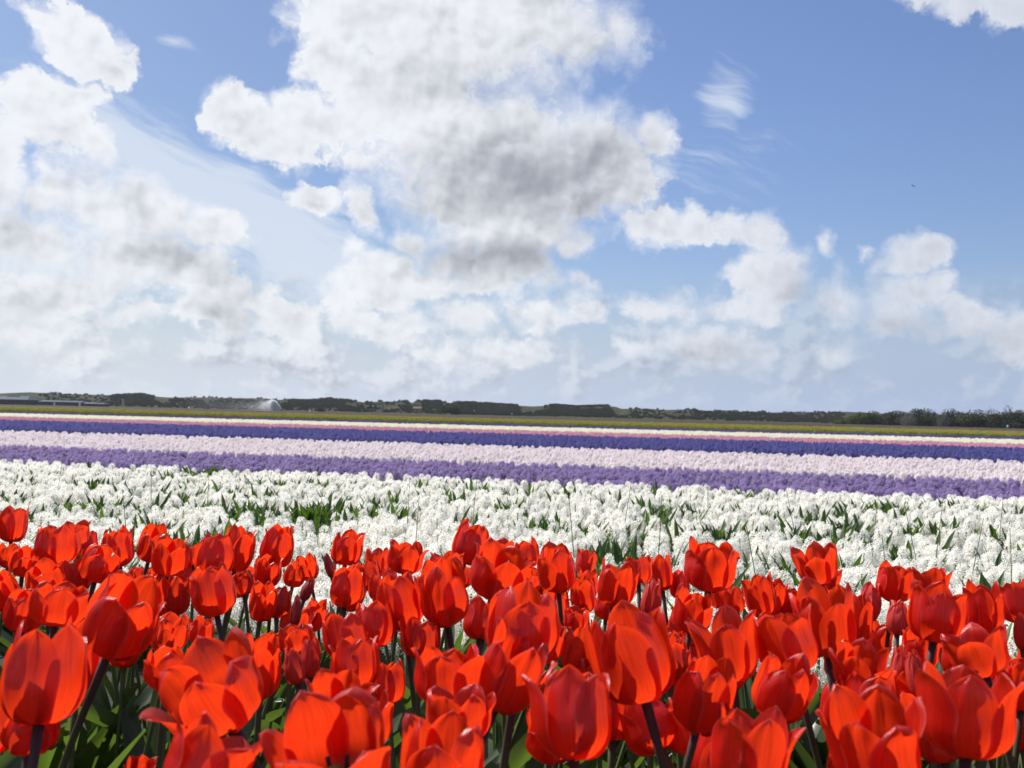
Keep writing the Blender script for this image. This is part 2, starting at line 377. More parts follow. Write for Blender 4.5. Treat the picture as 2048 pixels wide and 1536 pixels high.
def dunes():
    cols = np.arange(-620, 2720, 4.0); rows = [630 + 270 * (i / 22) for i in range(23)] + [940, 1000, 1100, 1250, 1400]
    vs = []; fs = []
    for px in cols:
        for d in rows: g = ground_at(px, d); vs.append((g.x, g.y, dune_z(px, d)))
    m = len(rows)
    for i in range(len(cols) - 1):
        for j in range(m - 1): k = i * m + j; fs.append((k, k + m, k + m + 1, k + 1))
    mt = bpy.data.materials.new('dune_grass'); mt.use_nodes = True; n = NT(mt.node_tree); p = mt.node_tree.nodes['Principled BSDF']
    g = n.n('ShaderNodeNewGeometry').outputs['Position']
    c = n.mix(n.rng(n.noise(g, .035, 7, .62), .35, .62), (.024, .029, .015), (.044, .047, .026))
    c = n.mix(n.rng(n.noise(g, .09, 5, .6), .60, .72), c, (.026, .032, .020))
    c = n.mix(n.rng(n.noise(g, .03, 4, .5), .66, .72), c, (.085, .078, .058))
    n.l(c, p.inputs['Base Color']); p.inputs['Roughness'].default_value = 1; p.inputs['Specular IOR Level'].default_value = .05
    MB().add(vs, fs).build('dunes', mt, smooth=True)['kind'] = 'structure'
dunes()

# ------------------------------------------------------------------ scatter ("stuff"): points carrying instances of modelled plants
def scatter(name, label, pts, rots, scl, idx, protos, cat=None):
    """protos: list of lists of (object, material or None); each point shows one of them"""
    me = bpy.data.meshes.new(name); n = len(pts); me.vertices.add(n)
    me.vertices.foreach_set('co', np.array(pts, dtype=np.float32).ravel())
    me.attributes.new('rot', 'FLOAT_VECTOR', 'POINT').data.foreach_set('vector', np.array(rots, dtype=np.float32).ravel())
    me.attributes.new('scl', 'FLOAT', 'POINT').data.foreach_set('value', np.array(scl, dtype=np.float32))
    me.attributes.new('idx', 'INT', 'POINT').data.foreach_set('value', np.array(idx, dtype=np.int32))
    o = link(name, me); tag(o, label, cat, None, 'stuff')
    g = bpy.data.node_groups.new(name, 'GeometryNodeTree')
    g.interface.new_socket('Geometry', in_out='INPUT', socket_type='NodeSocketGeometry')
    g.interface.new_socket('Geometry', in_out='OUTPUT', socket_type='NodeSocketGeometry')
    N = g.nodes.new; L = g.links.new
    gi = N('NodeGroupInput'); go = N('NodeGroupOutput'); gin = N('GeometryNodeGeometryToInstance')
    for var in protos:
        j = N('GeometryNodeJoinGeometry')
        for ob, mt in var:
            oi = N('GeometryNodeObjectInfo'); oi.inputs['Object'].default_value = ob; oi.transform_space = 'ORIGINAL'
            out = oi.outputs['Geometry']
            if mt:
                sm = N('GeometryNodeSetMaterial'); sm.inputs['Material'].default_value = mt; L(out, sm.inputs[0]); out = sm.outputs[0]
            L(out, j.inputs[0])
        L(j.outputs[0], gin.inputs[0])
    ip = N('GeometryNodeInstanceOnPoints'); L(gi.outputs[0], ip.inputs['Points']); L(gin.outputs[0], ip.inputs['Instance'])
    ip.inputs['Pick Instance'].default_value = True
    def attr(nm, ty):
        a = N('GeometryNodeInputNamedAttribute'); a.data_type = ty; a.inputs['Name'].default_value = nm; return a.outputs['Attribute']
    L(attr('idx', 'INT'), ip.inputs['Instance Index'])
    e = N('FunctionNodeEulerToRotation'); L(attr('rot', 'FLOAT_VECTOR'), e.inputs[0]); L(e.outputs[0], ip.inputs['Rotation'])
    L(attr('scl', 'FLOAT'), ip.inputs['Scale']); L(ip.outputs[0], go.inputs[0])
    md = o.modifiers.new('scatter', 'NODES'); md.node_group = g
    return o

# ------------------------------------------------------------------ hyacinth parts
def floret(mb, c, out, r, rr):
    """one six-lobed star flower facing 'out': short tube, recurved lobes"""
    o = out.normalized(); a = o.orthogonal().normalized(); b = o.cross(a); ph = rr.random() * 6.28
    vs = [c - o * r * .9]; fs = []
    for k in range(6):
        th = ph + k * math.pi / 3; dr = a * math.cos(th) + b * math.sin(th); sd = b * math.cos(th) - a * math.sin(th)
        i = len(vs); rr_ = r * rr.uniform(.85, 1.15)
        vs += [c + dr * rr_ * .28 - sd * r * .08, c + dr * rr_ * .28 + sd * r * .08, c + o * r * .16 + dr * rr_ * .66 + sd * r * .13,
               c + o * r * .16 + dr * rr_ * .66 - sd * r * .13, c - o * r * rr.uniform(.05, .4) + dr * rr_]
        fs += [(i, i + 1, i + 2, i + 3), (i + 3, i + 2, i + 4), (0, i + 1, i)]
    mb.add(vs, fs)
def spike_mesh(seed, h0=.085, h1=.195):
    rr = random.Random(seed); mb = MB(); n = rr.randint(42, 50)
    for i in range(n):
        f = (i + .5) / n; z = h0 + (h1 - h0) * f; th = i * 2.39996 + rr.uniform(-.3, .3)
        rad = .025 * (1 - .50 * max(0, f - .6) / .4) * rr.uniform(.65, 1.25)
        o = Vector((math.cos(th), math.sin(th), -.15 + 1.2 * f ** 2 + rr.uniform(-.45, .55)))
        floret(mb, Vector((math.cos(th) * rad, math.sin(th) * rad, z)), o, rr.uniform(.0135, .0190) * (1 - .12 * f), rr)
    return mb.mesh('flower_spike')
def strap(mb, base, direc, ln, wd, bend, seed=0, seg=6, fold=.35, tw=0):
    rr = random.Random(seed); p = Vector(base); d = Vector(direc).normalized(); side = d.cross(Vector((0, 0, 1)))
    side = side.normalized() if side.length > .01 else Vector((1, 0, 0)); outd = Vector((direc[0], direc[1], 0)); outd = outd.normalized() if outd.length > 0 else Vector((0, 1, 0))
    vs = []; fs = []
    for i in range(seg + 1):
        f = i / seg; w = wd * .5 * (min(1, .55 + f * 1.2)) * (1 - max(0, (f - .55) / .45) ** 3.4) + .0006
        nrm = side.cross(d).normalized(); s_ = (Matrix.Rotation(tw * f, 3, d) @ side)
        k = w * fold
        vs += [p - s_ * w + nrm * k, p, p + s_ * w + nrm * k]
        if i < seg:
            d = (d + (outd * bend + Vector((0, 0, -abs(bend) * f * 1.3))) / seg).normalized(); side = (side - d * side.dot(d)).normalized()
            p = p + d * (ln / seg)
            a = i * 3; fs += [(a, a + 1, a + 4, a + 3), (a + 1, a + 2, a + 5, a + 4)]
    mb.add(vs, fs); return mb
def hleaves(seed, n=4, lf=.72):
    rr = random.Random(seed); out = []
    for i in range(n):
        th = i * 6.28 / n + rr.uniform(-.5, .5)
        out.append(strap(MB(), (.012 * math.cos(th), .012 * math.sin(th), 0), (math.cos(th) * .35, math.sin(th) * .35, 1), rr.uniform(.13, .19) * lf, rr.uniform(.016, .024) * (lf ** .7), rr.uniform(.1, .45) / lf, seed * 9 + i, tw=rr.uniform(-.6, .6)))
    return out
store = bpy.data.collections.new('prototypes')        # not linked to the scene
def proto(name, me, mat=None):
    o = bpy.data.objects.new(name, me)
    if mat and not me.materials: me.materials.append(mat)
    store.objects.link(o); return o
SP = [proto('flower_spike', spike_mesh(k), M['white']) for k in range(8)]
ST = [proto('stem', MB().tube([(0, 0, 0), (.003, 0, .1), (0, .002, .182)], [.0055, .005, .003], 6).mesh('stem'), M['hstem']) for k in range(1)]
LFm = []
for k in range(6):
    LFm.append([x.mesh('leaf') for x in hleaves(50 + k, 3)])
    for m_ in LFm[-1]: m_.materials.append(M['hleaf'])
LF = []
for k in range(6):
    mb = MB()
    for x in hleaves(50 + k, 3): mb.add(x.v, x.f)
    LF.append(proto('leaves', mb.mesh('leaves'), M['hleaf']))
LT = []                                                   # leafy tufts for the gaps
for k in range(4):
    mb = MB()
    for x in hleaves(80 + k, 8, 1.30): mb.add(x.v, x.f)
    LT.append(proto('leaf_tuft', mb.mesh('leaf_tuft'), M['hleaf']))

# ------------------------------------------------------------------ beds of hyacinths
SKYL = [(0,1010),(60,1070),(120,1050),(260,1055),(330,1050),(500,1050),(560,1045),(600,1190),(650,1110),(700,1065),(760,1130),(830,1085),(900,1080),(940,1040),(1000,1080),(1100,1085),(1180,1125),(1350,1115),(1420,1080),(1480,1160),(1590,1100),(1680,1120),(1720,1175),(1800,1135),(1900,1150),(2048,1165)]
def bed(v0, v1, dens, top=.22, m0=-160, m1=2210, keep=None):
    n = int(dens * (v1 - v0) * (v1 * 1.5 + 6)); v = nr.uniform(v0, v1, n); u = nr.uniform(-v1 * .75 - 3, v1 * .75 + 3, n)
    out = []
    for a, b in zip(v, u):
        p = fv(a, b)
        if p.y < .3: continue
        x, y, d = proj((p.x, p.y, top))
        if m0 < x < m1 and (keep is None or keep(a, b)): out.append((p, x, y, d, a, b))
    return out
def gaps(v, u):
    n = noise.noise(Vector((u * 1.3, v * 2.2, 5))); n2 = noise.noise(Vector((u * 4, v * 5, 8)))
    g = 0
    for c_, w_ in ((2.75, .10), (3.25, .20), (3.85, .08), (4.55, .24), (5.5, .18), (6.3, .12)): g = max(g, 1 - abs(v - c_ - .12 * noise.noise(Vector((u * .9, c_, 0)))) / w_)
    n3 = max(0, noise.noise(Vector((u * 1.9 + 3, v * 3.4, 15))))
    al = .5 + noise.noise(Vector((u * 1.1 + 9, round(v) * 3.0, 2))) * 1.3 + .4 * noise.noise(Vector((u * 4.5, v, 4)))
    return g * max(0, min(1.25, al)) + .48 * n2 + .85 * n3 + .15 * n
wb = bed(2.30, 7.30, 195, m0=-500, m1=2550, keep=lambda v, u: gaps(v, u) < .36)
vis = sorted([w for w in wb if -30 < w[1] < 2078 and w[2] < float(np.interp(w[1], [a for a, b in SKYL], [b for a, b in SKYL])) + 12], key=lambda w: w[3])
near = vis[:300]; nset = set(id(w) for w in near); rest = [w for w in wb if id(w) not in nset]
def place_word(x):
    return ['at the far left of the bed', 'left of the bed middle', 'in the middle of the bed', 'right of the bed middle', 'at the far right of the bed'][min(4, max(0, int(x / 410)))]
for i, (p, x, y, d, v, u) in enumerate(near):
    k = i % 8
    e = empty('white_hyacinth', p, rnd.uniform(0, 6.28)); e.rotation_euler = (rnd.uniform(-.15, .15), rnd.uniform(-.15, .15), rnd.uniform(0, 6.28))
    s_ = rnd.uniform(.84, 1.12); e.scale = (s_, s_, s_)
    tag(e, 'white hyacinth just behind the red tulips, ' + place_word(x), 'hyacinth', 'white hyacinths nearest behind the tulips, ' + place_word(x))
    link('flower_spike', SP[k].data, None, e); link('stem', ST[0].data, None, e)
    for lm in LFm[i % 6]: link('leaf', lm, None, e)
def scat_bed(name, label, pts, mat, tilt=.15, s0=.84, s1=1.12, leaf=True, variants=8, **kw):
    n = len(pts)
    pr = [[(SP[k], mat), (ST[0], None)] + ([(LF[k % 6], None)] if leaf else []) for k in range(variants)]
    rots = np.stack([nr.uniform(-tilt, tilt, n), nr.uniform(-tilt, tilt, n), nr.uniform(0, 6.28, n)], 1)
    return scatter(name, label, [tuple(w[0]) for w in pts], rots, nr.uniform(s0, s1, n), nr.randint(0, variants, n), pr)
scat_bed('white_hyacinths', 'dense bed of white hyacinths filling the middle distance', rest, M['white'])
gp = [w for w in bed(2.3, 7.3, 150, m0=-500, m1=2550) if gaps(w[4], w[5]) > .36]
n = len(gp); scatter('hyacinth_leaves', 'green strap leaves showing through gaps in the white bed', [tuple(w[0]) for w in gp], np.stack([nr.uniform(-.1, .1, n), nr.uniform(-.1, .1, n), nr.uniform(0, 6.28, n)], 1), nr.uniform(.8, 1.15, n), nr.randint(0, 4, n), [[(o, None)] for o in LT])
# purple: the 300 that show largest stand singly
pb = bed(7.46, 9.85, 165, m0=-350, m1=2400)
pv = sorted([w for w in pb if 0 < w[1] < 2048], key=lambda w: w[3] + .0)
fr = pv[:300]; fs_ = set(id(w) for w in fr)
PM = []
for k in range(4):
    me = SP[k].data.copy(); me.materials.clear(); me.materials.append(M['purple']); PM.append(me)
for i, (p, x, y, d, v, u) in enumerate(fr):
    o = link('purple_hyacinth', PM[i % 4], None, None, loc=p); o.rotation_euler = (rnd.uniform(-.15, .15), rnd.uniform(-.15, .15), rnd.uniform(0, 6.28))
    tag(o, 'purple hyacinth along the near edge of the purple bed', 'purple hyacinth', 'purple hyacinths edging the white bed')
scat_bed('purple_hyacinths', 'bed of purple hyacinths behind the white bed', [w for w in pb if id(w) not in fs_], M['purple'])
scat_bed('pale_pink_hyacinths', 'bed of pale pink hyacinths behind the purple bed', bed(10.0, 15.3, 120, m0=-250, m1=2300), M['ppink'])
scat_bed('blue_hyacinths', 'bed of deep blue hyacinths behind the pale pink bed', bed(15.5, 23.6, 85, m0=-200, m1=2250), M['blue'], leaf=False, s0=.95, s1=1.3)
scat_bed('pink_hyacinths', 'narrow bed of rose pink hyacinths behind the blue bed', bed(23.8, 28.6, 60), M['pink'], leaf=False, s0=1.0, s1=1.35)
scat_bed('cream_hyacinths', 'narrow bed of creamy white hyacinths behind the pink bed', bed(28.7, 36.4, 85), M['cream'], leaf=False, s0=1.05, s1=1.45)
scat_bed('violet_hyacinths', 'narrow bed of dark violet hyacinths before the yellow bed', bed(36.5, 46.4, 34), M['violet'], leaf=False, s0=1.0, s1=1.4)
# daffodils: clumps
def daff(seed):
    rr = random.Random(seed); fl = MB(); lf = MB()
    for i in range(9):
        x, y = rr.uniform(-.16, .16), rr.uniform(-.16, .16); h = rr.uniform(.26, .36)
        if i < 3:
            th = rr.uniform(0, 6.28); floret(fl, Vector((x, y, h)), Vector((math.cos(th), math.sin(th), rr.uniform(.0, .6))), .036, rr)
            th += 1; fl.tube([(x, y, h), (x + .02 * math.cos(th), y + .02 * math.sin(th), h + .005)], [.01, .014], 6)
            lf.tube([(x, y, 0), (x, y, h)], .004, 4)
        for k in range(4):
            th = rr.uniform(0, 6.28); strap(lf, (x, y, 0), (math.cos(th) * .25, math.sin(th) * .25, 1), rr.uniform(.22, .36), .014, .3, rr.randint(0, 999), 4)
    return proto('daffodil_flowers', fl.mesh('daffodil_flowers'), M['yellow']), proto('daffodil_leaves', lf.mesh('daffodil_leaves'), M['hleaf2'])
M['hleaf2'] = petal_mat('daffodil_leaf', (.10, .135, .022), (.22, .27, .02), .34, .4, .4, .2)
DF = [daff(k) for k in range(5)]
yb = bed(46.7, 77.5, 9, top=.3); n = len(yb)
scatter('daffodils', 'broad strip of yellow daffodils among green leaves', [tuple(w[0]) for w in yb], np.stack([nr.uniform(-.1, .1, n), nr.uniform(-.1, .1, n), nr.uniform(0, 6.28, n)], 1), nr.uniform(.9, 1.2, n), nr.randint(0, 5, n), [[(a, None), (b, None)] for a, b in DF])
# thin grass stalks standing out of the white bed
mb = MB(); rg = random.Random(3)
for px, py, d, h in [(1160,1120,3.3,.42),(820,1030,4.4,.4),(310,1040,4.5,.42),(835,1120,3.4,.4),(1320,1110,3.2,.44),(1530,1095,3.0,.38),(1845,1080,3.6,.40),(1870,1090,3.5,.42),(1790,1150,2.9,.36),(1690,1155,2.9,.37),(1940,1080,3.3,.38),(2030,1120,3.0,.38),
                     (1250,1010,4.6,.4),(1420,990,5.2,.42),(640,1080,3.7,.4),(270,1120,3.4,.4),(1060,980,5.5,.4),(1750,1000,5,.42),(420,1010,5,.42),(120,980,6,.42),(950,1000,5,.4),(1600,1010,4.4,.38),(2000,1010,4.6,.4)]:
    p = ground_at(px, d); l = rg.uniform(-.06, .06)
    mb.tube([p, p + Vector((l * .3, .01, h * .5)), p + Vector((l, .02, h))], [.0022, .0018, .0010], 5)
tag(mb.build('grass_stalks', M['hstem']), 'thin grass stalks rising out of the white bed', None, None, 'stuff')
# ------------------------------------------------------------------ red tulips
def petal_mesh(seed, Rr, H, th, rtip, scale, lean, tilt, pointy, z0=0.0):
    """one petal: a cupped, pointed-oval sheet with a midrib groove, slightly wavy margins and rolled rim"""
    rr = random.Random(seed); NS, NTt = 12, 16
    ux, uy = math.cos(th), math.sin(th); tx, ty = -uy, ux
    wp = Rr * 1.12 * scale * rr.uniform(.93, 1.07); o1 = rr.uniform(0, 99); wav = rr.uniform(.04, .11) * Rr; roll = rr.uniform(-.10, .16) * Rr; tipc = rr.uniform(-.16, .22) * Rr
    vs = []; uv = []; fs = []
    zb = .40 * H; Hh = H * rr.uniform(.94, 1.05)
    for j in range(NTt + 1):
        t_ = j / NTt; t_ = t_ ** .92
        if t_ < .42:
            ph = t_ / .42 * math.pi / 2; r_ = Rr * math.sin(ph) ** .82; z = zb * (1 - math.cos(ph))
        else:
            q = (t_ - .42) / .58; r_ = Rr + (rtip - Rr) * q ** 1.7; z = zb + (Hh - zb) * (q - .12 * q * q * max(0, rtip / Rr - .8))
        r_ = max(r_, .12 * Rr) * scale + lean * Rr * t_ ** 1.3
        r_ += tipc * max(0, (t_ - .8) / .2) ** 2
        w = wp * (max(t_, .0) ** .42) * max(0, 1 - t_ ** (2.5 + pointy * .3)) ** (.62 + .10 * pointy)
        if j == 0: w = wp * .12
        if j == NTt: w = wp * .012
        rho = Rr * (1.02 if t_ < .6 else 1.02 + .35 * (t_ - .6))
        for i in range(NS + 1):
            s_ = -1 + 2 * i / NS; an = s_ * w / rho
            rad = r_ - rho * (1 - math.cos(an)) * (1 if t_ > .1 else 1)
            tan = rho * math.sin(an)
            rad -= .045 * Rr * math.exp(-(s_ / .13) ** 2) * min(1, t_ * 2.5)
            rad += roll * abs(s_) ** 5 * t_ + wav * noise.noise(Vector((s_ * 1.6 + o1, t_ * 3.0, o1))) * 1.6 * t_ + wav * .5 * math.sin(s_ * 5 + o1 + t_ * 6) * abs(s_) ** 2 * t_
            zz = z + .05 * Rr * noise.noise(Vector((s_ * 2 + o1, t_ * 2, 7 + o1))) * t_
            vs.append((rad * ux + tan * tx, rad * uy + tan * ty, z0 + zz)); uv.append((i / NS, t_))
    m = NS + 1
    for j in range(NTt):
        for i in range(NS): k = j * m + i; fs.append((k, k + 1, k + m + 1, k + m))
    tl = Matrix.Rotation(tilt[0], 3, 'X') @ Matrix.Rotation(tilt[1], 3, 'Y')
    return [tl @ Vector(v) for v in vs], fs, uv

def tleaf(rr, base, direc, ln, wd, bend, tw):
    """broad lance-shaped leaf, folded along the middle and wavy at the margin"""
    p = Vector(base); d = Vector(direc).normalized(); side = d.cross(Vector((0, 0, 1))).normalized()
    outd = Vector((direc[0], direc[1], 0)).normalized(); vs = []; fs = []; seg = 12; o1 = rr.uniform(0, 50)
    for i in range(seg + 1):
        f = i / seg; w = wd * .5 * (math.sin(math.pi * min(.999, (f * .93 + .07)) ** .85) ** .75) * (1 if f < .99 else .1) + .0008
        nrm = side.cross(d).normalized(); s_ = Matrix.Rotation(tw * f, 3, d) @ side; nn = Matrix.Rotation(tw * f, 3, d) @ nrm
        for k in range(7):
            a = -1 + k / 3; wv = wd * .16 * math.sin(f * 9 + o1 + a) * abs(a) ** 2 * f
            vs.append(p + s_ * (w * a * .95) + nn * (w * .55 * abs(a) ** 1.5 + wv))
        if i < seg:
            d = (d + (outd * bend + Vector((0, 0, -abs(bend) * f * 1.5))) / seg).normalized(); side = (side - d * side.dot(d)).normalized()
            p = p + d * (ln / seg); a = i * 7
            for k in range(6): fs.append((a + k, a + k + 1, a + k + 8, a + k + 7))
    return MB().add(vs, fs)

def tulip(name, seed, head, W_, H_, opn, label, group='red tulips in the front bed', mat='petal', leaves=3, lean_to=None, yaw=None, flop=None, tilt=None):
    """head: world position of the middle of the flower"""
    rr = random.Random(seed * 31 + 5)
    H_ *= .93
    tz = tilt if tilt else (rr.gauss(.0, .18), rr.gauss(0, .18))
    opn = min(.95, opn + .08 + rr.uniform(-.14, .26)) if opn > .12 else opn
    mt = (Matrix.Rotation(tz[0], 3, 'X') @ Matrix.Rotation(tz[1], 3, 'Y'))
    axis = mt @ Vector((0, 0, 1)); hb = Vector(head) - axis * (H_ * .5)
    bx = Vector((hb.x - axis.x * .25 + rr.uniform(-.03, .03), hb.y - axis.y * .25 + rr.uniform(-.02, .03), 0))
    e = empty(name, bx, 0); tag(e, label, 'tulip bud' if 'bud' in name else 'tulip', group)
    rel = hb - bx; rt_ = (.34 + .92 * opn); Rr = W_ * .475 / max(1.0, rt_ * .97)
    mid = Vector((rel.x * .35, rel.y * .35, rel.z * .55)); pts = []
    c1 = Vector((0, 0, rel.z * .4)); c2 = rel - axis * rel.z * .35
    for i in range(9):
        f = i / 8; g = 1 - f; pts.append(c1 * (3 * g * g * f) + c2 * (3 * g * f * f) + (rel + axis * .002) * f ** 3)
    sr = max(.0030, min(.0040, W_ * .052)); MB().tube(pts, [sr * 1.25, sr * 1.15] + [sr] * 5 + [sr * 1.05, sr * 1.3], 9).build('stem', M['stem'], e, True)
    y0 = rr.uniform(0, 2.1) if yaw is None else yaw
    for k in range(6):
        inner = k % 2 == 1; th = y0 + k * math.pi / 3 + rr.uniform(-.12, .12)
        ln = rr.uniform(-.10, .22) * (opn + .15)
        if flop and k == flop[0]: ln += flop[1]
        vs, fs, uv = petal_mesh(seed * 7 + k, Rr, H_ * (1.03 if inner else rr.uniform(.9, 1.0)), th, Rr * rt_ * (rr.uniform(.9, 1.12) if opn > .1 else 1) * (.95 if inner else 1), .88 if inner else 1.0, ln, (0, 0), rr.uniform(0, 1.6))
        b = MB(); b.add([rel + mt @ Vector(v) for v in vs], fs); b.uv = uv
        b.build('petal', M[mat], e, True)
    if opn > .62:
        b = MB(); b.tube([rel + mt @ Vector((0, 0, .2 * H_ * .1)), rel + mt @ Vector((0, 0, H_ * .34)), rel + mt @ Vector((0, 0, H_ * .38))], [W_ * .05, W_ * .045, W_ * .07], 6); b.build('pistil', M['hstem'], e, True)
        b = MB()
        for k in range(6):
            a = k * 1.047; b.tube([rel + mt @ Vector((.02 * W_ * math.cos(a), .02 * W_ * math.sin(a), .03 * H_)), rel + mt @ Vector((.13 * W_ * math.cos(a), .13 * W_ * math.sin(a), .22 * H_)), rel + mt @ Vector((.16 * W_ * math.cos(a), .16 * W_ * math.sin(a), .40 * H_))], [W_ * .01, W_ * .028, W_ * .02], 5)
        b.build('stamens', M['dark'], e, True)
    for k in range(leaves):
        th = rr.uniform(0, 6.28); tleaf(rr, (.008 * math.cos(th), .008 * math.sin(th), 0), (math.cos(th) * .28, math.sin(th) * .28, 1), rr.uniform(.26, .38) * min(1.12, rel.z / .38), rr.uniform(.030, .055), rr.uniform(.25, .9), rr.uniform(-1.2, 1.2)).build('leaf', M['leaf'], e, True)
    return e
M['dark'] = sm_mat('tulip_stamen', (.02, .015, .02), .6)

